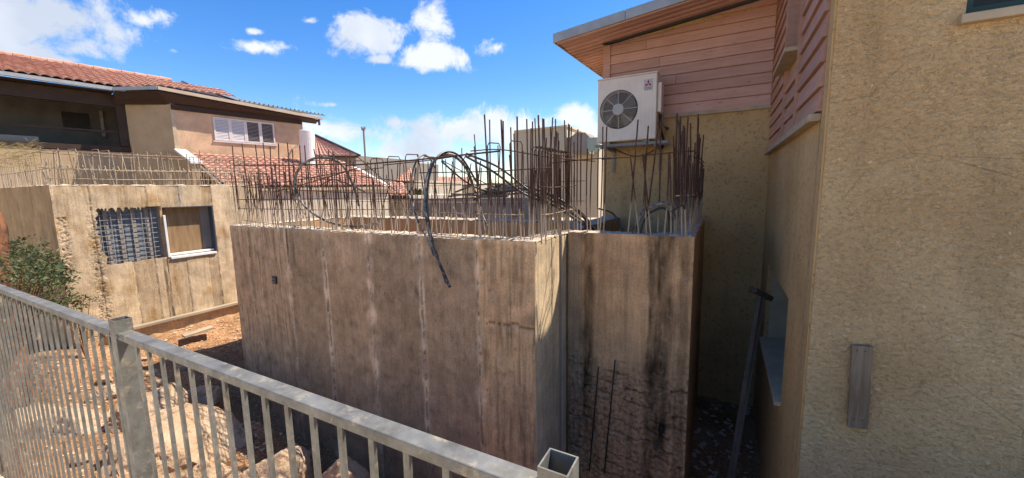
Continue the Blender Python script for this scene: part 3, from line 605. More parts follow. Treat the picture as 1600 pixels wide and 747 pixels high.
for k in range(26):
    xa = random.uniform(FX0+.3, RX-.3); rebar(FB, 'rebar_front', (xa, random.choice((YF1, YF2, .5*(YF1+YF2))), TOP-.03), (xa+random.uniform(-.09, .09), random.uniform(YF1, YF2), random.uniform(1.7, 2.2)), random.choice((.006, .007)))
for Y, pts in ((YF2, [(375, 270), (430, 272), (520, 281)]), (YF1, [(385, 290), (455, 283), (540, 268), (600, 262)]), (YF1-.01, [(372, 326), (500, 328), (655, 327)]), (YF2, [(560, 275), (640, 285), (720, 288)]), (YF1-.012, [(640, 330), (730, 334), (820, 336)]), (YF2, [(690, 250), (735, 275), (770, 292)]), (YF2, [(400, 262), (450, 300), (480, 340)]), (YF1, [(560, 246), (620, 300), (640, 345)])):
    hbar(FB, 'rebar_front', [onY(*q_, Y) for q_ in pts], .0056)
# return wall and re-entrant corner: dense hoops
yy = FY+.32; 
while yy < PY+.3:
    for xo in (RX-.05, RX-.20):
        h_ = random.uniform(1.75, 2.35); rebar(FB, 'rebar_front', (xo+random.uniform(-.02, .02), yy+random.uniform(-.02, .02), TOP-.03), (xo+random.uniform(-.03, .03), yy+random.uniform(-.03, .03), h_), .0068)
    hbar(FB, 'rebar_front', [(RX-.05, yy+.04, TOP-.03), (RX-.05, yy+.04, 1.98), (RX-.07, yy+.04, 2.01), (RX-.18, yy+.04, 2.01), (RX-.20, yy+.04, 1.98), (RX-.20, yy+.04, TOP-.03)], .0055)
    yy += .085
for z_ in (1.35, 1.62, 1.96): hbar(FB, 'rebar_front', [(RX-.04, FY+.2, z_), (RX-.045, 3.7, z_-.01), (RX-.04, PY+.4, z_+.01)], .0058)
for px, py in ((860, 198), (868, 186), (872, 208), (882, 188), (886, 215), (890, 195), (893, 198), (903, 202), (908, 208), (918, 232), (925, 236), (897, 222), (877, 240), (942, 198), (948, 198), (935, 232)):
    rebar_px(FB, 'rebar_front', px, py, PY+random.choice((.06, .2)), None, .0072)
for px, py, pb in ((997, 187, 980), (985, 244, 999), (1007, 242, 1010), (1004, 241, 1018), (1013, 197, 1003), (1029, 190, 1005), (1032, 190, 1027), (1045, 240, 1038), (1046, 238, 1048), (1058, 177, 1054), (1062, 190, 1056), (1060, 186, 1066), (1068, 196, 1071), (1075, 183, 1072), (1066, 205, 1074)):
    rebar_px(FB, 'rebar_front', px, py, PY+random.choice((.06, .14)), pb, .0078)
yy = PY+.15
while yy < YB-.15:
    for xo in (PX1-.05, PX1-.20): rebar(FB, 'rebar_front', (xo, yy, TOP-.03), (xo+random.uniform(-.04, .03), yy+random.uniform(-.04, .04), random.uniform(1.95, 2.35) if yy < 5.6 else random.uniform(1.7, 2.0)), .0072)
    yy += .14
for z_ in (1.5, 1.88, 1.93): hbar(FB, 'rebar_front', [(PX1-.04, PY+.05, z_), (PX1-.05, 5.2, z_+.01), (PX1-.04, YB-.3, z_)], .0058)
hbar(FB, 'rebar_front', [onY(940, 249, PY+.05), onY(985, 245, PY+.05), onY(1065, 237, PY+.05), onY(1083, 236, PY+.2)], .0062)
hbar(FB, 'rebar_front', [onY(860, 255, PY+.12), onY(905, 250, PY+.1), onY(955, 246, PY+.08)], .0062)
hbar(FB, 'rebar_pale', [onY(1056, 306, PY+.05), onY(1085, 305, PY+.2)], .007)
# pale rows on the back and left walls
x = FX0+.35
while x < RX-.3:
    for Y in (5.30, 5.44):
        h_ = random.uniform(.45, .75) if random.random() < .75 else random.uniform(.2, .4)
        rebar(FB, 'rebar_pale', (x+random.uniform(-.04, .04), Y, TOP-.03), (x+random.uniform(-.08, .08), Y+random.uniform(-.03, .03), TOP+h_), .006)
    x += .155
for z_ in (1.42, 1.70): hbar(FB, 'rebar_pale', [(FX0+.2, 5.28, z_), (-4, 5.285, z_-.02), (RX-.2, 5.28, z_)], .0058)
yy = FY+.35
while yy < 5.2:
    for xo in (FX0+.06, FX0+.20): rebar(FB, 'rebar_pale', (xo, yy, TOP-.03), (xo+random.uniform(-.04, .04), yy, random.uniform(1.7, 2.0)), .006)
    yy += .2
# exposed bars low on the bay wall and in the groove
for a, b_, dy in (((935, 573), (921, 735), -.012), ((961, 563), (944, 740), -.010)): hbar(FB, 'conduit_black', [onY(*a, PY+dy), onY((a[0]+b_[0])/2, (a[1]+b_[1])/2, PY+dy-.008), onY(*b_, PY+dy)], .007)
for i, dy in enumerate((.615, .64, .675)): MB().tube([(RX-.012, FY+dy, BOT), (RX-.010, FY+dy+.004, 0), (RX-.006, FY+dy, TOP+.05)], .007, 5).build('tie_bar', 'rebar_front', FB)
MB().tube(spline([onX(866, 420, RX+.01), onX(860, 460, RX+.012), onX(849, 500, RX+.012), onX(842, 533, RX+.01)]), .0025, 4).build('bar_shadow', 'print_black', FB)  # dark strips standing in for bar shadows on the return face
MB().tube(spline([onX(867, 425, RX+.01), onX(862, 470, RX+.012), onX(852, 505, RX+.012), onX(845, 537, RX+.01)]), .0025, 4).build('bar_shadow', 'print_black', FB)

# ------------------------------------------------------------------ conduits over the shelter
def conduit(pts, r, mat, label, grp=None, name='conduit'):
    return tag(MB().tube(spline(pts, 9), r, 9).build(name, mat, smooth=True), label, 'conduit', grp)
y3 = YF2
conduit([onY(x, y, Y) for x, y, Y in ((742, 300, 3.9), (728, 262, 3.7), (705, 242, 3.55), (683, 247, 3.4), (668, 275, 3.25), (664, 312, 3.16), (667, 345, 3.12), (676, 385, 3.12), (690, 420, 3.11), (703, 449, 3.10))], .017, 'conduit_dusty', 'thick black conduit arching up and hanging lowest over the front concrete wall')
conduit([onY(x, y, Y) for x, y, Y in ((748, 290, 3.9), (722, 248, 3.7), (698, 237, 3.5), (679, 252, 3.3), (669, 285, 3.2), (668, 320, 3.15), (672, 360, 3.13), (683, 400, 3.12), (697, 442, 3.10))], .012, 'conduit_black', 'thinner black conduit hugging the thick one that hangs over the front wall')
conduit([onY(x, y, Y) for x, y, Y in ((680, 262, 3.6), (668, 244, 3.45), (655, 246, 3.3), (645, 268, 3.22), (643, 305, 3.17), (653, 345, 3.13), (668, 375, 3.12), (678, 400, 3.12))], .010, 'conduit_dusty', 'thin dusty conduit in a narrow loop just left of the thick hanging conduit')
conduit([onY(x, y, Y) for x, y, Y in ((561, 322, 3.55), (554, 295, 3.5), (538, 262, 3.4), (515, 247, 3.34), (490, 248, 3.28), (468, 262, 3.24), (461, 288, 3.22), (468, 312, 3.24), (490, 334, 3.3), (520, 349, 3.34), (555, 354, 3.38), (590, 349, 3.4))], .016, 'conduit_dusty', 'black conduit curled in a wide loop among the rebar, left of centre')
conduit([onY(x, y, Y) for x, y, Y in ((500, 290, 3.6), (520, 281, 3.62), (545, 288, 3.7), (570, 300, 3.9))], .009, 'conduit_black', 'short black conduit bowed inside the wide loop')
rnd = random.Random(3)
bundle = [((728, 240), (780, 262), (830, 300), (880, 330), (925, 358)), ((727, 244), (770, 268), (820, 303), (868, 322), (918, 356)), ((690, 252), (730, 285), (770, 300), (840, 297), (895, 325), (930, 360)),
          ((702, 307), (760, 299), (820, 290), (870, 312), (905, 330), (934, 362)), ((705, 303), (770, 306), (835, 302), (880, 325), (912, 352)), ((712, 300), (745, 289), (800, 290), (860, 312), (900, 345)), ((740, 312), (790, 296), (850, 300), (905, 342), (922, 352))]
bl = ['upper sloping black conduit running down from the cable arch to the right', 'second sloping black conduit just under the upper one', 'black conduit dipping and rising again through the conduit bundle', 'long dusty conduit lying lowest to the left in the conduit bundle', 'dusty conduit in the middle of the bundle behind the rebar', 'short dusty conduit crossing over the bundle', 'dusty conduit ending beside the inner concrete corner']
for k, b_ in enumerate(bundle):
    n_ = len(b_); conduit([onY(x, y, (3.75 if k < 3 else 4.4)+(.15 if k < 3 else 0)*i+rnd.uniform(-.04, .04)) for i, (x, y) in enumerate(b_)], .013, 'conduit_dusty' if k > 2 else 'conduit_black', bl[k], 'conduit bundle behind the rebar')
conduit([onY(x, y, Y) for x, y, Y in ((990, 366, 4.12), (998, 343, 4.13), (1013, 325, 4.14), (1034, 318, 4.16), (1048, 324, 4.18), (1053, 342, 4.2), (1054, 366, 4.22))], .022, 'conduit_dusty', 'fat ribbed grey hose arched over the recessed bay wall')
conduit([onY(x, y, Y) for x, y, Y in ((1000, 366, 4.16), (1006, 345, 4.16), (1018, 331, 4.16), (1036, 325, 4.16), (1044, 334, 4.18), (1047, 360, 4.2))], .012, 'conduit_black', 'thin black hose nested under the fat arched hose')
conduit([onY(x, y, Y) for x, y, Y in ((935, 326, 4.4), (955, 332, 4.4), (966, 345, 4.35), (973, 360, 4.3))], .010, 'conduit_black', 'short black hose bending down at the inner corner of the bay')
conduit([onY(x, y, Y) for x, y, Y in ((750, 296, 3.8), (748, 312, 3.7), (755, 338, 3.55), (764, 357, 3.5))], .009, 'conduit_dusty', 'short stub of dusty conduit dangling inside the shelter')
conduit([onX(x, y, PX1-.1) for x, y in ((1050, 330), (1068, 322), (1072, 350))], .008, 'conduit_black', 'thin black wire bowed beside the right-hand rebar cluster')

# ------------------------------------------------------------------ left concrete block
LX, LY0, LY1, LT, LB = -8.5, 1.78, 4.66, 1.775, -.56
LBK = thing('concrete_shelter', (LX, 3, LB), 'sunlit bare concrete shelter on the left with square window and exposed mesh', 'concrete structure')
hx0, hx1, hz0, hz1 = 2.205, 2.985, .53, 1.415      # mesh gap
wx0, wx1, wz0_, wz1_ = 3.02, 3.79, .52, 1.40        # window
def lmask(s, z):
    Y = LY0+s; Z = LB+z
    if wx0 < Y < wx1 and wz0_ < Z < wz1_: return True
    e0 = hx0+.05*fr(1, 2, Z*7, 3)+(max(0, 1.0-Z)*.10); e1 = hx1+.03; t_ = hz1-max(0, fr(Y*22, 1, 0, 2)+.1)*.10*(Y < 2.8); b_ = hz0+.03*fr(Y*6, 3, 0, 2)
    return e0 < Y < e1 and b_ < Z < t_
lj = [2.17, 2.56, 2.84, 2.99, 3.28, 3.62, 3.78, 4.12]
lt_ = [(.47, .455, .40), (.48, .465, .405), (.39, .37, .315), (.47, .455, .395), (.42, .40, .345), (.47, .46, .41), (.385, .365, .315), (.51, .50, .45), (.50, .49, .44)]
def ldisp(s, z, ei, et):
    Y = LY0+s; Z = LB+z; i = sum(Y > j for j in lj); d = min(abs(Y+fr(0, 1, Z*4, 2)*.01-j) for j in lj)
    o = (i % 2)*.006+fr(Y*3, 1, Z*3, 3)*.006
    if d < .010: o -= .006*(.5+fr(1, i, Z*9, 3))
    rg = max(0, 1-abs(Y-2.15-.03*fr(0, 0, Z*3, 2))/.09)*max(0, min(1, 1.75-Z)) + max(0, 1-abs(Y-1.85)/.07)*(Z > .5)*(Z < 1.3)
    rg += .8*max(0, fr(Y*2, 5, Z*2, 2)+.15)*max(0, -(Z-.15))*1.5*(Y < 3)
    o += -abs(fr(Y*45, 2, Z*45, 4))*.035*min(1, rg*1.6)
    if ei or et: o -= .01*abs(fr(Y*9, 9, Z*9, 2))
    return o
def lcol(s, z):
    Y = LY0+s; Z = LB+z; i = sum(Y > j for j in lj); k = 1+.16*fr(Y*2, 3, Z*2, 4); c = [q*k for q in lt_[i]]; v = fr(Y*14, 2, Z*.9, 4); c = [q*(1-.30*max(0, v)) for q in c]
    st_ = fr(Y*5, 13, Z*3, 5); c = [q*w for q, w in zip(c, (1-.30*max(0, st_), 1-.42*max(0, st_), 1-.6*max(0, st_)))]
    v3 = fr(Y*34, 2, Z*1.8, 4); c = [q*(1-.30*max(0, v3)*(i % 2 == 0)) for q in c]
    if .03 > Y-2.99 > -.05 and Z < .5: h_ = min(1, max(0, fr(Y*20, 1, Z*3, 3)+.55)*1.3); c = [q*(1-.72*h_) for q in c]
    d = min(abs(Y+fr(0, 1, Z*4, 2)*.01-j) for j in lj)
    if d < .007 and fr(2, i, Z*8, 5) < .05: c = [q*.6 for q in c]
    if 3.24 < Y < 3.34 and Z > 1.4: c = [q*w for q, w in zip(c, (.8, .86, .98))]
    return c
mb = MB(); sheet(mb, (LX, LY0, LB), (0, 1, 0), LY1-LY0, LT-LB, 260, 190, ldisp, lcol, lmask, (1, 0, 0)); mb.build('front_wall', 'concrete', LBK, smooth=True)
def gdisp(s, z, a, b): return fr(s*2, 4, z*1, 3)*.008
def gcol(s, z):
    k = 1+.2*fr(s*3, 4, z*1.2, 4); v = fr(s*12, 2, z*.9, 3); return [q*k*(1-.4*max(0, v)) for q in (.40, .335, .235)]
mb = MB(); sheet(mb, (LX-4.5, LY0, LB-.3), (1, 0, 0), 4.5, LT-LB+.3, 130, 70, gdisp, gcol, None, (0, -1, 0)); mb.build('side_wall', 'concrete', LBK, smooth=True)
mb = MB(); tk = .26
for r_ in ((LX-tk, LX-.02, LY0+.04, hx0-.15, LB, LT-.02), (LX-tk, LX-.02, wx1+.005, LY1-.02, LB, LT-.02), (LX-tk, LX-.02, hx0-.15, wx1+.005, LB, hz0-.06), (LX-tk, LX-.02, hx0-.15, wx1+.005, hz1+.005, LT-.02), (LX-tk, LX-.02, hx1+.012, wx0-.003, hz0-.06, hz1+.005), (LX-4.5, LX-tk, LY0+.04, LY0+tk, LB-.3, LT-.02), (LX-4.5, LX-.02, LY1-tk, LY1, LB, LT-.02), (LX-.9, LX-.86, wx0-.6, LY1-tk, LB, LT-.1)): mb.box(*r_)
pad(mb, (.45, .37, .26)); mb.build('core_wall', 'concrete', LBK)
for r_ in ((LX-tk, LX+.004, LY0, LY1), (LX-4.5, LX-tk, LY0, LY0+tk), (LX-4.5, LX-tk, LY1-tk, LY1)): top_strip(*r_, LT, LBK)
mb = MB().box(LX-.20, LX-.11, hx0-.14, hx1+.010, hz0-.05, hz1)
mb.build('insulation_panel', 'insulation_blue', LBK)
for k in range(5): y_ = hx0+.10+k*.168; MB().box(LX-.112, LX-.085, y_, y_+.05, hz0-.04, hz1-.005).build('mesh_stud', 'pale_dust_metal', LBK)
for k in range(11): z_ = hz0+.03+k*.083; MB().tube([(LX-.055+random.uniform(-.01, .01), hx0-.10, z_), (LX-.06, (hx0+hx1)/2, z_+random.uniform(-.008, .008)), (LX-.055, hx1+.012, z_+random.uniform(-.01, .01))], .0045, 5).build('rebar', 'pale_dust_metal', LBK)
for k in range(7): y_ = hx0+.04+k*.125; MB().tube([(LX-.04, y_, hz0-.05), (LX-.04, y_+.01, hz1+.02)], .005, 5).build('rebar', 'pale_dust_metal', LBK)
# window: board pane set back, white frame on near jamb and sill, dark frame elsewhere
wd = MB().box(LX-.17, LX-.13, wx0, wx1, wz0_, wz1_).build('window', 'plywood_brown', LBK)
MB().box(LX-.125, LX+.015, wx0+.002, wx0+.035, wz0_+.002, wz1_-.14).box(LX-.125, LX+.03, wx0+.036, wx1-.03, wz0_-.035, wz0_+.004).box(LX-.10, LX-.05, wx0+.036, wx1-.04, wz0_+.02, wz0_+.055).build('frame', 'white_paint', wd, bevel=.003)
MB().box(LX-.128, LX+.008, wx1-.028, wx1-.004, wz0_+.002, wz1_-.004).box(LX-.128, LX+.006, wx0+.036, wx1-.029, wz1_-.022, wz1_-.003).build('frame', 'solar_dark', wd)
MB().box(LX-.129, LX-.127, wx1-.17, wx1-.03, wz0_+.06, wz1_-.03).build('pane', 'far_grey', wd)
# ledge board and footing
MB().box(LX+.012, LX+.13, LY0+.3, LY1, LB-.012, LB+.028).build('ledge_board', 'grey_timber', LBK)
mb = MB(); sheet(mb, (LX+.055, LY0, LB-.75), (0, 1, 0), LY1-LY0, .72, 120, 30, lambda s, z, a, b: fr(s*5, 1, z*5, 3)*.015, lambda s, z: [q*(1+.25*fr(s*4, 6, z*4, 3)) for q in (.50, .43, .32)], None, (1, 0, 0)); mb.build('footing', 'concrete', LBK, smooth=True)
mb = MB().box(LX-.25, LX+.04, LY0, LY1, LB-.75, LB-.013); pad(mb); mb.build('core_wall', 'concrete', LBK)
# rebar crown: two rows with hooked tops, rust and slurry lightened throughout to paint in sunlight
y_ = LY0+.03; k = 0
while y_ < LY1-.03:
    zt = LT+random.uniform(.46, .56); j1, j2 = random.uniform(-.05, .05), random.uniform(-.05, .05)
    if k % 3: 
        xh = random.choice((0, .05, -.05)); hbar(LBK, 'rebar_left', [(LX-.05, y_, LT-.03), (LX-.05, y_+j1*.5, LT+.28), (LX-.05, y_+j1, zt-.02), (LX-.065, y_+j1, zt), (LX-.19, y_+j2, zt), (LX-.21, y_+j2, zt-.02), (LX-.21, y_, LT-.03)], .0055)
    else: rebar(LBK, 'rebar_left', (LX-.05, y_, LT-.03), (LX-.05+random.uniform(-.03, .03), y_+j1, zt+random.uniform(-.2, .12)), .006); rebar(LBK, 'rebar_left', (LX-.21, y_+.03, LT-.03), (LX-.21, y_+j2, zt-random.uniform(0, .3)), .006)
    if random.random() < .7:
        a = random.uniform(-.05, .05); hbar(LBK, 'rebar_left', [(LX-.13, y_+.04, LT-.03), (LX-.13+a, y_+.04, LT+random.uniform(.18, .26)), (LX-.06+a, y_+.05, LT+.30), (LX-.02, y_+.06, LT+random.uniform(.1, .25))], .005)
    y_ += .078; k += 1
x_ = LX-.3; 
while x_ > LX-4.2:
    for Y in (LY0+.05, LY0+.20): rebar(LBK, 'rebar_left', (x_, Y, LT-.03), (x_+random.uniform(-.06, .06), Y+random.uniform(-.03, .03), LT+random.uniform(.25, .58)), .006)
    x_ -= .13
for z_, xo in ((LT+.24, -.04), (LT+.50, -.04), (LT+.26, -.22), (LT+.47, -.22), (LT+.10, -.04)): hbar(LBK, 'rebar_left', [(LX+xo, LY0-.02, z_), (LX+xo-.008, 2.6, z_-.012), (LX+xo, 3.6, z_+.005), (LX+xo, LY1, z_-.01)], .0062)
for z_ in (LT+.24, LT+.5): hbar(LBK, 'rebar_left', [(LX-4.3, LY0+.04, z_), (LX-2, LY0+.035, z_-.01), (LX, LY0+.04, z_)], .0062)
y_ = LY1-.1
while x_ < LX-.3:
    rebar(LBK, 'rebar_left', (x_, LY1-.1, LT-.03), (x_+random.uniform(-.06, .06), LY1-.1, LT+random.uniform(.25, .55)), .006); x_ += .17

# ------------------------------------------------------------------ fence
FN = thing('metal_fence', (-2.3, .627, -.5), 'galvanised steel fence with square pickets and flat top rail in the foreground', 'fence')
def rail_z(x): return 1.035 if x > -.25 else (1.035-.0*(x)) - .012*max(0, -.25-x)
def post(x0, zt, zb_, parent):
    mb = MB(); a, b_ = x0, x0+.06; c_, d = .598, .658; w_ = .0035
    mb.box(a, b_, c_, c_+w_, zb_, zt).box(a, b_, d-w_, d, zb_, zt).box(a, a+w_, c_+w_, d-w_, zb_, zt).box(b_-w_, b_, c_+w_, d-w_, zb_, zt)
    o = mb.build('post', 'galvanised', parent); o2 = MB().box(a+w_, b_-w_, c_+w_, d-w_, zb_, zt-.11).build('post_filling', 'dark_recess', o); return o
posts = [-6.47, -2.345, -.28, 1.785]
botz = lambda x: -.36+.176*(x+2.3) if x < -2.3 else -.36+.13*(x+2.3)
for p in posts: post(p, rail_z(p)+.055, botz(p)-.5, FN)
for a, b_ in list(zip(posts, posts[1:]))+[(-8.5, -6.53)]:
    x0, x1 = a+.061, b_-.001
    if a == -8.5: x0, x1 = -8.5, -6.471
    hz_ = lambda x: rail_z(x)
    MB().hexa([(x0, .602, hz_(x0)-.03), (x1, .602, hz_(x1)-.03), (x1, .652, hz_(x1)-.03), (x0, .652, hz_(x0)-.03), (x0, .602, hz_(x0)), (x1, .602, hz_(x1)), (x1, .652, hz_(x1)), (x0, .652, hz_(x0))]).build('top_rail', 'galvanised', FN, bevel=.003)
    MB().hexa([(x0, .602, botz(x0)-.03), (x1, .602, botz(x1)-.03), (x1, .652, botz(x1)-.03), (x0, .652, botz(x0)-.03), (x0, .602, botz(x0)), (x1, .602, botz(x1)), (x1, .652, botz(x1)), (x0, .652, botz(x0))]).build('bottom_rail', 'galvanised', FN, bevel=.003)
    if a == -8.5: continue
    nb = round((b_-a)/.1215)-1
    for k in range(1, nb+1):
        x = a+.06+(b_-a-.06)*k/(nb+1); t_ = rail_z(x)-.031
        MB().hexa([(x-.010, .620, botz(x)), (x+.010, .620, botz(x)), (x+.010, .631, botz(x)), (x-.010, .631, botz(x)), (x-.010, .620, t_), (x+.010, .620, t_), (x+.010, .631, t_), (x-.010, .631, t_)]).build('picket', 'galvanised', FN, bevel=.0015)
    for xx in (x0+.012, x1-.012): MB().tube([(xx, .6015, hz_(xx)-.015), (xx, .596, hz_(xx)-.015)], .0045, 8).build('rivet', 'pale_dust_metal', FN)

# ------------------------------------------------------------------ rocks, debris, plants
def boulder(c, r, seed, label, flat=.25, grp='limestone boulders below the fence', sub=3, rough=.28):
    import bmesh
    bm = bmesh.new(); bmesh.ops.create_icosphere(bm, subdivisions=5 if r[0] > .15 else 3, radius=1)
    rn = random.Random(seed); pl = [(Vector((rn.uniform(-1, 1), rn.uniform(-1, 1), rn.uniform(-.6, 1))).normalized(), rn.uniform(.50, .82)) for _ in range(9)]
    for v in bm.verts:
        d = v.co.normalized(); k = 1.0
        for n_, h_ in pl:
            q = d.dot(n_)
            if q > 0: k = min(k, h_/q)
        k *= 1+.07*fr(d.x*2+seed, d.y*2, d.z*2, 4)+.05*fr(d.x*7+seed, d.y*7, d.z*7, 4)-.05*max(0, 1-abs(fr(d.x*2.2+seed, d.y*2.2, d.z*3.5, 2))*14)
        v.co = Vector((d.x*r[0], d.y*r[1], d.z*r[2]))*k
    nm = 'boulder'; me = bpy.data.meshes.new(nm); bm.to_mesh(me); bm.free(); me.materials.append(M['limestone'])
    o = bpy.data.objects.new(nm, me); COL.objects.link(o); o.location = c; o.rotation_euler = (0, 0, rn.uniform(0, 6))
    return tag(o, label, nm, grp)
BL = []
for px, py, z_, r_, sd, lb in ((288, 668, -1.12, (.74, .60, .52), 1, 'largest pale boulder, seen through the pickets right of the fence post'), (238, 628, -1.05, (.46, .38, .34), 2, 'pale boulder just right of the fence post, above the largest boulder'),
      (418, 745, -1.25, (.50, .42, .44), 3, 'rounded boulder right of the largest one'), (530, 760, -1.30, (.44, .38, .50), 14, 'angular flat-topped boulder at the right end of the row'),
      (340, 735, -1.30, (.34, .30, .30), 5, 'low boulder wedged between the largest and the rounded one'), (300, 606, -1.18, (.46, .30, .20), 6, 'flat pale slab of rock behind the largest boulder'),
      (120, 655, -1.12, (.50, .44, .36), 7, 'pale boulder left of the fence post, nearest to it'), (168, 600, -1.00, (.24, .20, .18), 8, 'small pale boulder hidden partly by the fence post'), (225, 735, -1.25, (.55, .36, .40), 9, 'boulder close against the foot of the fence'),
      (60, 640, -1.12, (.42, .36, .32), 10, 'small boulder low behind the left pickets'), (90, 735, -1.30, (.34, .26, .28), 12, 'boulder at the bottom left behind the pickets')):
    BL.append((tuple(onZ(px, py, z_+.18)-Vector((0, 0, .18))), r_, sd, lb))
BL.append(((-2.5, 1.35, -2.0), (.4, .35, .35), 11, 'shaded boulder low down in the trench'))
for c_, r_, sd, lb in BL: boulder(c_, r_, sd, lb)
def scatter(name, n_, mat, reg, size, seed, label, cat, flat=True, ok=None):
    rn = random.Random(seed); mb = MB()
    for _ in range(n_):
        x, y = rn.uniform(*reg[0]), rn.uniform(*reg[1])
        if ok and not ok(x, y): continue
        z = gz(x, y)+fr(x*1.3, y*1.3, 0, 4)*.05+.012; t = rn.uniform(0, 6.28); l = rn.uniform(*size[0]); w_ = rn.uniform(*size[1]); d = Vector((math.cos(t), math.sin(t), rn.uniform(-.3, .3)))*l; e = Vector((-math.sin(t), math.cos(t), rn.uniform(-.4, .4)))*w_; c_ = Vector((x, y, z)); u_ = Vector((0, 0, max(.003, w_*rn.uniform(.3, .8))))
        mb.add([c_-d-e, c_+d-e*.7, c_+d*.9+e, c_-d*.8+e*.8, c_+u_], [(0, 1, 4), (1, 2, 4), (2, 3, 4), (3, 0, 4)])
    o = mb.build(name, mat); o['label'] = label; o['category'] = cat; return stuff(o)
clear = lambda x, y: not (x > -6.8 and y > 3.15) and not (x < -8.4 and y > 1.7)
scatter('pine_needles', 9000, 'needles', ((-8.45, -2.2), (.75, 6)), ((.02, .06), (.002, .004)), 1, 'dry orange pine needles and bark litter on the ground', 'litter', ok=clear)
scatter('wood_chips', 1600, 'chips', ((-8.45, -2.5), (.75, 6)), ((.01, .035), (.006, .018)), 2, 'pale chips of stone and wood strewn over the ground', 'debris', ok=clear)
import bmesh
mb = MB()
for k in range(60):
    rk = random.Random(100+k); x, y = rk.uniform(-7.8, -3.2), rk.uniform(1.0, 2.9); q_ = rk.uniform(.03, .10); bm = bmesh.new(); bmesh.ops.create_icosphere(bm, subdivisions=2, radius=1)
    pl = [(Vector((rk.uniform(-1, 1), rk.uniform(-1, 1), rk.uniform(-.5, 1))).normalized(), rk.uniform(.45, .8)) for _ in range(8)]; vs = []
    for v in bm.verts:
        d = v.co.normalized(); kk = min([1.0]+[h_/d.dot(n_) for n_, h_ in pl if d.dot(n_) > 0]); vs.append(Vector((x+d.x*kk*q_*1.3, y+d.y*kk*q_, gz(x, y)+q_*.3+d.z*kk*q_*.75)))
    mb.add(vs, [tuple(v.index for v in f.verts) for f in bm.faces]); bm.free()
o = mb.build('loose_stones', 'limestone'); o['label'] = 'loose broken stones strewn over the orange soil behind the fence'; o['category'] = 'stones'; stuff(o)
scatter('rubble', 120, 'rubble_white', ((-.18, .5), (3.6, 6.5)), ((.015, .05), (.015, .04)), 5, 'white plaster rubble on the floor of the dark passage', 'rubble')
o = MB().obox(onX(284, 523, -8.0)+Vector((0, 0, -.03)), (.03, .42, .03), (.16, -.02, 0), (0, 0, .035)).build('plank', 'grey_timber'); tag(o, 'short loose board lying on the soil by the sunlit left shelter', 'board')
# plank on the near wall
a, b_, c_, d = [onY(x, y, YA-.012) for x, y in ((1330, 538), (1363, 540), (1355, 669), (1323, 665))]
tag(MB().slab([a, d, c_, b_], (0, -.022, 0)).build('plank', 'weathered_plank', bevel=.004), 'short weathered grey plank fixed upright to the splatter rendered wall', 'board')
pk = bpy.data.objects['plank.001'] if 'plank.001' in bpy.data.objects else None
for x_, y_ in ((1339, 548), (1352, 549), (1334, 655), (1347, 657)):
    q = onY(x_, y_, YA-.034); MB().tube([q+Vector((0, .003, 0)), q-Vector((0, .002, 0))], .005, 8).build('nail', 'prop_steel', pk)
# steel prop leaning in the passage
PR = thing('steel_prop', onY(1155, 700, 4.2), 'dark steel prop leaning in the passage beside the wall niche', 'prop')
h0, h1 = onY(1186, 462, 4.45), onY(1132, 800, 3.75)
MB().bar(h1, h0, .040, .025, (0, 1, 0)).build('stem', 'prop_steel', PR, bevel=.003)
h2 = onY(1193, 464, 4.5); MB().bar(h1+Vector((.05, .08, .3)), h2, .03, .02, (0, 1, 0)).build('strut', 'prop_steel', PR)
MB().bar(onY(1176, 452, 4.45), onY(1202, 466, 4.6), .09, .05).build('head_plate', 'prop_steel', PR, bevel=.004)

def leaves(mb, c, r, n_, rn, ls=(.02, .05)):
    for _ in range(n_):
        d = Vector((rn.gauss(0, 1), rn.gauss(0, 1), rn.gauss(0, 1))).normalized()*(rn.random()**.4); p = Vector(c)+Vector((d.x*r[0], d.y*r[1], d.z*r[2])); l = rn.uniform(*ls)
        a = Vector((rn.uniform(-1, 1), rn.uniform(-1, 1), rn.uniform(-.3, 1))).normalized(); b_ = a.cross(Vector((rn.uniform(-1, 1), rn.uniform(-1, 1), .3))).normalized()
        mb.add([p-a*l, p+b_*l*.32, p+a*l, p-b_*l*.32], [(0, 1, 2, 3)])
def stems(mb, base, tips, r):
    for t_ in tips:
        b_ = Vector(base); t_ = Vector(t_); mb.tube([b_, b_.lerp(t_, .4)+Vector((0, 0, .06)), t_], [r, r*.7, r*.25], 5)
rn = random.Random(11)
base = Vector((-9.1, 1.25, -.95)); SB = thing('shrub', base, 'leafy green shrub against the shaded side of the left concrete shelter', 'shrub')
tips = []; mb = MB()
for k in range(40):
    px, py = rn.uniform(4, 96), rn.uniform(366, 485); 
    if py < 372+abs(px-35)*.9: py = 372+abs(px-35)*.9+rn.uniform(0, 50)
    t_ = onY(px, py, rn.uniform(.95, 1.55)); tips.append(t_); leaves(mb, t_, (.20, .16, .14), 90, rn, (.012, .032))
ms = MB(); stems(ms, base, tips[:30], .014); ms.build('stem', 'bark', SB); stuff(mb.build('foliage', 'leaf', SB))
base2 = onX(150, 478, -8.1); SB2 = thing('shrub', (base2.x, base2.y, gz(base2.x, base2.y)), 'small sparse dark shrub at the near foot of the sunlit left shelter', 'shrub')
mb = MB(); ms = MB(); tips = [onX(x, y, -8.15+rn.uniform(-.15, .15)) for x, y in ((110, 462), (125, 466), (118, 474), (140, 468), (100, 470), (90, 478), (128, 478))]
for t_ in tips: leaves(mb, t_, (.10, .10, .05), 34, rn, (.018, .034))
stems(ms, (base2.x+.1, base2.y-.2, gz(base2.x, base2.y)), tips, .009); ms.build('stem', 'bark', SB2); stuff(mb.build('foliage', 'leaf', SB2))
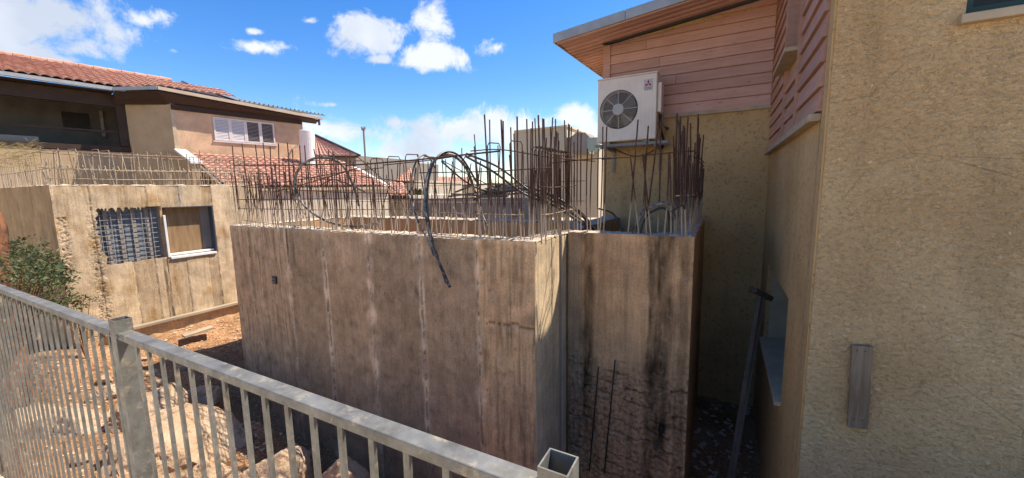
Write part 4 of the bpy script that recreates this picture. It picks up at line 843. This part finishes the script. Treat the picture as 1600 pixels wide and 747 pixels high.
# pine trunk at the left edge, with a crown above the frame
TB = onX(12, 560, -7.9); TR = thing('pine_tree', (TB.x, TB.y, gz(TB.x, TB.y)), 'orange-barked pine trunk cut by the left edge of the picture', 'tree')
def trunk_pt(px, py): return onX(px, py, -7.9)
q0, q1 = trunk_pt(4, 470), trunk_pt(-16, 335); dr = (q1-q0); tp = [q0-dr*1.3, q0-dr*.5, q0, q0+dr*.5, q1, q1+dr*.4+Vector((0, -.35, .3)), q1+dr*.9+Vector((0, -1.0, 1.2))]
o = MB().tube(spline(tp, 8), [.135-.0012*i for i in range(49)], 14).build('trunk', 'bark', TR, smooth=True)
mb = MB(); cc = tp[-1]
for k in range(60): leaves(mb, cc+Vector((rn.uniform(-1, 1), rn.uniform(-1.6, .2), rn.uniform(0, 1.3))), (.25, .25, .2), 40, rn, (.03, .06))
stuff(mb.build('crown', 'leaf', TR))
# dry tuft at the far left on the shelter
mb = MB()
for k in range(420):
    p = onX(rn.uniform(-30, 58), rn.uniform(222, 262), -9.3+rn.uniform(-.3, .3)); a = Vector((rn.uniform(-.3, .6), rn.uniform(-.3, 1), rn.uniform(-.5, .3))).normalized()*rn.uniform(.06, .16); mb.add([p, p+a, p+a*.5+Vector((0, 0, .006))], [(0, 1, 2)])
o = mb.build('dry_twigs', 'dry_grass'); o['label'] = 'straw coloured dry twigs hanging over the rebar at the far left'; o['category'] = 'twigs'; stuff(o)
# orange plastic barrier scrap by the fence
mb = MB(); pts = [onY(x, y, .72) for x, y in ((-6, 585), (8, 600), (18, 640), (26, 690), (32, 745))]
sp = spline(pts, 6)
for i in range(len(sp)-1):
    w0, w1 = .055*(1-i/len(sp))+.006, .055*(1-(i+1)/len(sp))+.006; a = Vector((w0, .01*math.sin(i), 0)); b_ = Vector((w1, .01*math.sin(i+1), 0)); mb.add([sp[i]-a, sp[i]+a, sp[i+1]+b_, sp[i+1]-b_, sp[i]-a+Vector((0, .003, 0)), sp[i]+a+Vector((0, .003, 0)), sp[i+1]+b_+Vector((0, .003, 0)), sp[i+1]-b_+Vector((0, .003, 0))], [(0, 1, 2, 3), (7, 6, 5, 4)])
tag(mb.build('barrier_tape', 'orange_plastic'), 'strip of orange plastic hanging behind the leftmost pickets', 'plastic tape')

# ------------------------------------------------------------------ tiled roofs
def tile_roof(name, parent, o, along, up, L, W_, tw=.22, th=.33, clip=None, mat='roof_tile'):
    o, a, u = Vector(o), Vector(along).normalized(), Vector(up).normalized(); nrm = a.cross(u)
    if nrm.z < 0: nrm = -nrm
    mb = MB(); nr, nc = int(W_/th), int(L/tw)
    for j in range(nr):
        for i in range(nc):
            if clip and not clip((i+.5)*tw, (j+.5)*th): continue
            q = o+a*(i*tw)+u*(j*th)+nrm*random.uniform(-.004, .004); prof = [(0, .0), (.2, .035), (.5, .05), (.75, .03), (1, -.005)]
            vs = [q+a*tw*x+nrm*(h_+.045) for x, h_ in prof]+[q+u*th*1.06+a*tw*x+nrm*(h_+.008) for x, h_ in prof]+[q+a*tw*x+nrm*(h_+.012) for x, h_ in prof]
            mb.add(vs, [(k, k+1, k+6, k+5) for k in range(4)]+[(k+10, k+11, k+1, k) for k in range(4)])
    return stuff(mb.build(name, mat, parent))

# ------------------------------------------------------------------ left house (its own axes: da runs away, na faces out)
t10 = math.radians(10); da = Vector((math.sin(t10), math.cos(t10), 0)); na = Vector((math.cos(t10), -math.sin(t10), 0)); d2 = Vector((-.814, -.58, 0)).normalized()
Up = Vector((0, 0, 1))
A0 = onX(265, 165, -16); A0.z = 0
LH = thing('tiled_house', (A0.x, A0.y, -1), 'pinkish rendered house at the upper left with red tiled roof and white shutters', 'house')
wa0, wa1, wz_0, wz_1 = 1.12, 3.06, 3.49, 4.29
mb = MB()
for a, b_, z0, z1 in ((0, wa0, -1.5, 4.72), (wa0, wa1, -1.5, wz_0), (wa0, wa1, wz_1, 4.72), (wa1, 4.15, -1.5, 4.66)): mb.obox(A0+da*a+Up*z0-na*.25, da*(b_-a), na*.25, Up*(z1-z0))
mb.obox(A0+da*4.15-na*4-Up*1.5, -da*.25, na*3.75, Up*6.1)
mb.build('wall', 'house_render', LH)
MB().obox(A0+d2*1.31-Up*1.5, -d2*1.308, Vector((-d2.y, d2.x, 0))*-.2 if False else Vector((-.2, .2, 0)), Up*6.25).build('wall', 'house_render_tan', LH)
MB().obox(A0-Up*1.5+na*.001, da*.10, na*.02, Up*6.2).build('downpipe', 'trim_beige', LH)
# shutters
wn_ = MB().obox(A0+da*wa0+Up*wz_0-na*.2, da*(wa1-wa0), na*.02, Up*(wz_1-wz_0)).build('window', 'window_dark', LH)
pw = (wa1-wa0)/4
for k in range(4):
    o_ = A0+da*(wa0+k*pw)+Up*wz_0; mb = MB(); fw_ = .05
    fr_ = MB().obox(o_+na*.0, da*pw*.995, na*.045, Up*fw_).obox(o_+Up*(wz_1-wz_0-fw_), da*pw*.995, na*.045, Up*fw_).obox(o_+Up*fw_, da*fw_, na*.045, Up*(wz_1-wz_0-2*fw_)).obox(o_+Up*fw_+da*(pw*.995-fw_), da*fw_, na*.045, Up*(wz_1-wz_0-2*fw_))
    sh = fr_.build('shutter', 'shutter_white', LH); ns = 14; hh = (wz_1-wz_0-2*fw_)/ns
    for i in range(ns):
        zz = fw_+i*hh
        if k < 2: MB().obox(o_+da*(fw_+.002)+Up*(zz+.002)+na*.028, da*(pw*.995-2*fw_-.004), na*-.012+Up*(hh-.008), na*.008).build('slat', 'shutter_white', sh)
        else: MB().obox(o_+da*(fw_+.002)+Up*(zz+.012)+na*.030, da*(pw*.995-2*fw_-.004), na*-.018, Up*.007).build('slat', 'shutter_white', sh)
MB().obox(A0+da*(wa0-.05)+Up*(wz_0-.05)+na*.001, da*(wa1-wa0+.1), na*.04, Up*.045).build('sill', 'shutter_white', wn_)
# eaves, gutters
G0 = A0+na*.3-da*.30; J = Vector((-16.77, 5.17, 0))
eg = Up*4.93
def eave(p, q, zp, zq, nm, mat, w_=.09, h_=.10):
    p, q = Vector(p)+Up*zp, Vector(q)+Up*zq; return MB().bar(p, q, w_, h_).build(nm, mat, LH)
eave(G0, A0+na*.3+da*4.85, 4.95, 4.66, 'gutter', 'gutter_beige'); eave(J, G0, 4.90, 4.95, 'gutter', 'flashing'); eave(J-da*9, J, 5.0, 4.90, 'gutter', 'flashing')
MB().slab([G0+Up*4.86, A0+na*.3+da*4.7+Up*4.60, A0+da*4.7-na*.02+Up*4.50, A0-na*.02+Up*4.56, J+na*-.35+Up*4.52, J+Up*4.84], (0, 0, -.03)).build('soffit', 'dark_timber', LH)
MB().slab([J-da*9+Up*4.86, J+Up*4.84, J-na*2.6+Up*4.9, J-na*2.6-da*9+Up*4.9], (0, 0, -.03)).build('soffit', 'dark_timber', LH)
MB().obox(A0+da*.02+na*.002+Up*4.38, da*4.1, na*.05, Up*.17).build('fascia', 'dark_timber', LH)
MB().bar(A0+na*.3+da*4.7+Up*4.62, A0+na*.3+da*4.7+Up*4.38, .06, .06, (1, 0, 0)).build('gutter_spout', 'brown_frame', LH)
# tiled slope: ridge 3.5 m back
RD, RZ = 3.5, 6.17
up_ = (-na*RD+Up*(RZ-4.98)).normalized(); sl = math.hypot(RD, RZ-4.98)
o_ = J-da*9+Up*4.98
tile_roof('tile_row', LH, o_, da, up_, 9+2.15, sl, .21, .30, None)
tile_roof('tile_row', LH, G0-na*.02+Up*5.0, da, up_, 2.1, 1.6, .21, .30, lambda x, y: x < 2.1-.0*y)
MB().slab([J-da*9+Up*4.95, J+Up*4.95, G0+Up*4.97, G0+da*4.9+Up*4.66, J+da*2.2-na*RD+Up*(RZ-.06), J-da*9-na*RD+Up*(RZ-.06)], (0, 0, -.05)).build('roof_deck', 'dark_timber', LH)
a_ = -9
while a_ < 2.1:
    p = J+da*a_-na*RD+Up*(RZ+.03); MB().tube([p, p+da*.36], [.10, .085], 8).build('ridge_tile', 'roof_tile', LH); a_ += .36
p = A0+na*.28+da*1.9
MB().slab([p+Up*4.88, A0+na*.34+da*4.95+Up*4.78, A0-na*2.2+da*4.95+Up*5.25, p-na*2.5+Up*5.55], (0, 0, .035)).build('roof_sheet', 'sheet_grey', LH)
for k in range(20): q = (A0+na*.31+da*(1.9+k*.155)+Up*(4.925-k*.0052)) ; MB().obox(q, da*.035, na*-.05, Up*.035).build('roof_bolt', 'solar_dark', LH)
for k in range(13): q = J-da*(k*.42+.1)+Up*5.03; MB().obox(q, da*.04, na*-.05, Up*.04).build('roof_bolt', 'solar_dark', LH)
sp_ = [onP(x, y, (J-na*2.6), da) for x, y in ((268, 131), (283, 128), (338, 152), (312, 154))]
PN = thing('solar_panel', sp_[0], 'grey green solar water panel tilted on the tiled roof of the left house', 'solar panel')
MB().slab(sp_, na*-.05+Up*-.02).build('glass', 'panel_green', PN); MB().bar(sp_[1]+na*.02, sp_[2]+na*.02, .10, .09).build('frame', 'solar_dark', PN)
# deep shaded porch
Pp = A0+d2*1.31; bk = Pp-na*2.0
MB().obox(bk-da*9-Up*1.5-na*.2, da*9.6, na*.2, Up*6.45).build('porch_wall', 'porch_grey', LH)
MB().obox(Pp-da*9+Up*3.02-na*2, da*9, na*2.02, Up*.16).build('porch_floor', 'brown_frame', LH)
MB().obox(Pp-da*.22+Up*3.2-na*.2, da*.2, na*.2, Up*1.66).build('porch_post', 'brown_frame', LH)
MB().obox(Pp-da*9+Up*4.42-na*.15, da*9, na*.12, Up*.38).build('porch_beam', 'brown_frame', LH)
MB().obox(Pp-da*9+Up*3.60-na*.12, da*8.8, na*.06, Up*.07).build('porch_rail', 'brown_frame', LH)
MB().obox(Pp-da*.42+Up*3.66-na*1.9, da*.08, na*.06, Up*.86).build('door_frame', 'pale_dust_metal', LH)
pwn = MB().obox(bk+da*-1.28+Up*3.80+na*.002, da*.62, na*.03, Up*.6).build('window', 'window_dark', LH)
for k in range(8): MB().obox(bk+da*-1.25+Up*(3.84+k*.066)+na*.033, da*.56, na*.02+Up*.01, Up*.02).build('slat', 'brown_frame', pwn)
MB().obox(Pp-da*3.4+Up*3.18-na*.6, da*1.5, na*.4, Up*.18).build('bench', 'far_grey', LH)
MB().obox(Pp-da*9-Up*1.5-na*.25, da*9.0, na*.25, Up*4.5).build('porch_base', 'house_render_tan', LH)
# lean-to tiled roof, parapet wedge
pr0 = A0+na*.02+Up*2.98; pe = A0+na*3.5+Up*1.80
upl = (pr0-pe).normalized(); tile_roof('tile_row', LH, pe+da*.35, da, upl, 5.4, (pr0-pe).length, .21, .30)
MB().slab([pe+da*.3-Up*.03, pe+da*5.8-Up*.03, pr0+da*5.8-Up*.02, pr0+da*.3-Up*.02], (0, 0, -.08)).build('lean_to_deck', 'gutter_beige', LH)
MB().obox(pe+da*.4-na*.3-Up*3.5, da*5.3, na*.2, Up*3.4).build('lean_to_wall', 'far_cream', LH)
MB().slab([A0+na*.02+Up*3.12, A0+na*1.7+Up*2.62, A0+na*1.7+Up*1.0, A0+na*.02+Up*1.0], da*.22).build('parapet', 'house_render_tan', LH)
MB().slab([A0+na*.02-da*.03+Up*3.12, A0+na*1.75-da*.03+Up*2.62, A0+na*1.75-da*.03+Up*2.55, A0+na*.02-da*.03+Up*3.05], da*.3).build('coping', 'white_paint', LH)
# white tank, sloping white rail
tk0, tk1 = onY(480, 246, 9.9), onY(479, 204, 9.9)
TK = thing('water_tank', tk0, 'white upright cylindrical tank at the far corner of the tiled house', 'tank')
MB().tube([tk0-Up*1.2, tk1-Up*.02, tk1], [.27, .27, .24], 24).build('drum', 'white_paint', TK, smooth=False)
r0, r1 = onY(427, 246, 10.0), onY(474, 224, 9.8); WRL = MB().tube([r0, r1], .035, 8).tube([r0, onY(440, 252, 10.0)], .03, 8).build('white_pipe', 'white_paint'); tag(WRL, 'sloping white pipe in front of the white tank', 'pipe')

# ------------------------------------------------------------------ houses farther off
def quad_wall(px, Y, th=.3): return [onY(x, y, Y) for x, y in px]
G2 = thing('gabled_house', onY(520, 300, 15), 'distant house with a red tiled gable behind the white tank', 'house')
def face(parent, name, mat, px, Y, th, zlow=None): return MB().slab(quad_wall(px, Y), (0, th, 0)).build(name, mat, parent)
face(G2, 'wall', 'far_grey', ((492, 247), (556, 243), (560, 330), (492, 330)), 15, 5)
def tiled_quad(parent, px, Y, lean, n=14, rows=6):
    """tiled slope: px = lower-left, lower-right, upper-right, upper-left; leans back by lean metres"""
    a, b_ = onY(*px[0], Y), onY(*px[1], Y); c_, d = onY(*px[2], Y+lean), onY(*px[3], Y+lean); mb = MB()
    for j in range(rows):
        for i in range(n):
            def P_(u, v): return (a.lerp(b_, u)).lerp(d.lerp(c_, u), v)
            u0, u1, v0, v1 = i/n, (i+1)/n, j/rows, (j+1.08)/rows; um = (u0+u1)/2; w_ = (b_-a).length/n
            vs = [P_(u0, v0)+Up*.02, P_(um, v0)+Up*(.02+w_*.18), P_(u1, v0)+Up*.02, P_(u1, v1), P_(um, v1)+Up*w_*.18, P_(u0, v1), P_(u0, v0)-Up*.02, P_(u1, v0)-Up*.02]
            mb.add(vs, [(0, 1, 4, 5), (1, 2, 3, 4), (6, 7, 2, 1), (6, 1, 0)])
    MB().slab([a-Up*.04, b_-Up*.04, c_-Up*.04, d-Up*.04], (0, .02, -.08)).build('roof_deck', 'dark_timber', parent)
    return stuff(mb.build('tile_row', 'roof_tile', parent))
tiled_quad(G2, ((492, 243), (560, 243), (497, 213), (492, 211)), 14.7, 3.0, 10, 9)
MB().bar(onY(493, 211, 17.6), onY(562, 243, 14.65), .12, .10).build('verge', 'dark_timber', G2)
G3 = thing('gabled_house', onY(520, 300, 10.5), 'small white gable with dark sloping trim behind the loop of conduit', 'house')
face(G3, 'wall', 'white_paint', ((470, 262), (500, 258), (556, 290), (540, 296), (500, 296), (470, 276)), 11.5, 2)
MB().bar(onY(452, 258, 11.4), onY(530, 305, 11.4), .10, .12).build('verge', 'dark_timber', G3)
G4 = thing('low_house', onY(500, 330, 12), 'low cream house with green shuttered windows behind the rebar', 'house')
face(G4, 'wall', 'far_cream', ((400, 304), (640, 306), (640, 420), (400, 420)), 12.5, 4)
for x0_, x1_, m_ in ((406, 418, 'far_grey'), (430, 441, 'window_dark'), (455, 470, 'far_grey'), (500, 508, 'window_dark'), (524, 536, 'window_green'), (542, 552, 'window_green'), (566, 574, 'far_grey')):
    face(G4, 'window', m_, ((x0_, 313), (x1_, 313), (x1_, 345), (x0_, 345)), 12.46, .03)
tiled_quad(G4, ((395, 304), (640, 306), (630, 286), (400, 283)), 12.2, 2.2, 34, 6)
G5 = thing('row_house', onY(600, 290, 18), 'distant red roofed house with a pale band in the middle of the skyline', 'house')
face(G5, 'wall', 'far_cream', ((560, 282), (648, 282), (648, 330), (560, 330)), 18, 5)
face(G5, 'wall', 'far_grey', ((562, 250), (640, 254), (640, 283), (562, 283)), 19.8, 3)
tiled_quad(G5, ((560, 283), (648, 283), (640, 257), (575, 255)), 17.8, 2, 22, 8)
for x_ in (600, 610): face(G5, 'window', 'window_dark', ((x_, 286), (x_+6, 286), (x_+6, 300), (x_, 300)), 17.96, .03)
G6 = thing('row_house', onY(700, 290, 24), 'farthest low house with a flat red roof right of the hanging conduit', 'house')
face(G6, 'wall', 'far_cream', ((655, 287), (742, 289), (742, 330), (655, 330)), 24, 6)
tiled_quad(G6, ((655, 287), (742, 289), (735, 277), (662, 276)), 23.8, 2.5, 22, 4)
for x_ in (668, 684, 700, 716): face(G6, 'window', 'window_dark', ((x_, 292), (x_+7, 292), (x_+7, 303), (x_, 303)), 23.95, .03)
G7 = thing('boundary_wall', onY(750, 330, 8), 'dim grey concrete wall standing behind the shelter, under the conduit bundle', 'wall')
face(G7, 'wall', 'far_grey', ((640, 312), (850, 308), (850, 420), (640, 420)), 8.0, .3)
BB = thing('flat_roofed_building', onY(850, 300, 20), 'beige flat roofed building behind the tall rebar, stepped at its right', 'building')
face(BB, 'wall', 'far_beige', ((803, 206), (885, 197), (886, 215), (912, 210), (935, 226), (935, 340), (803, 340)), 20, 5)
MB().slab(quad_wall(((803, 204), (886, 195), (886, 197.5), (803, 206.5)), 19.9), (0, 5, 0)).build('parapet', 'far_cream', BB)
CH = MB().slab(quad_wall(((890, 216), (900, 207), (914, 207), (921, 214), (921, 240), (890, 240)), 19), (0, 1.2, 0)).build('roof_housing', 'far_grey', BB)
tnk = thing('water_tank', onY(928, 225, 18), 'bluish grey tank on the beige building beside the air conditioner', 'tank'); MB().tube([onY(928, 236, 18), onY(928, 216, 18)], .3, 16).build('drum', 'panel_green', tnk)
# pole with a twin head
p0, p1 = onY(571, 250, 15), onY(568, 202, 15)
PL = thing('street_lamp', p0, 'slim grey pole with a twin head on the skyline', 'pole')
MB().tube([p0-Up*3, p1], .05, 8).build('pole', 'far_grey', PL); MB().bar(p1-Vector((.12, 0, 0)), p1+Vector((.12, 0, 0)), .08, .10).build('head', 'far_grey', PL)
for dx in (-.1, .1): MB().box(p1.x+dx-.03, p1.x+dx+.03, p1.y-.05, p1.y+.05, p1.z+.05, p1.z+.13).build('lamp', 'far_grey', PL)
# tree masses on the horizon
def crown(c, r, n_, sd, label):
    rn_ = random.Random(sd); T = thing('tree', (c.x, c.y, -2.5), label, 'tree'); mb = MB()
    for k in range(26): p = c+Vector((rn_.uniform(-1, 1)*r[0], rn_.uniform(-1, 1)*r[1], rn_.uniform(-1, 1)*r[2])); leaves(mb, p, (r[0]*.4, r[1]*.4, r[2]*.4), n_//26, rn_, (.07, .15))
    stuff(mb.build('crown', 'leaf', T)); MB().tube([(c.x, c.y, -2.6), (c.x, c.y, c.z)], [.16, .08], 7).build('trunk', 'bark', T)
crown(onY(640, 310, 13.5), (.5, .4, .35), 700, 4, 'small dark tree behind the low house, left of the hanging conduit')
crown(onY(776, 300, 15), (1.0, .5, .35), 900, 5, 'low dark tree behind the grey boundary wall')
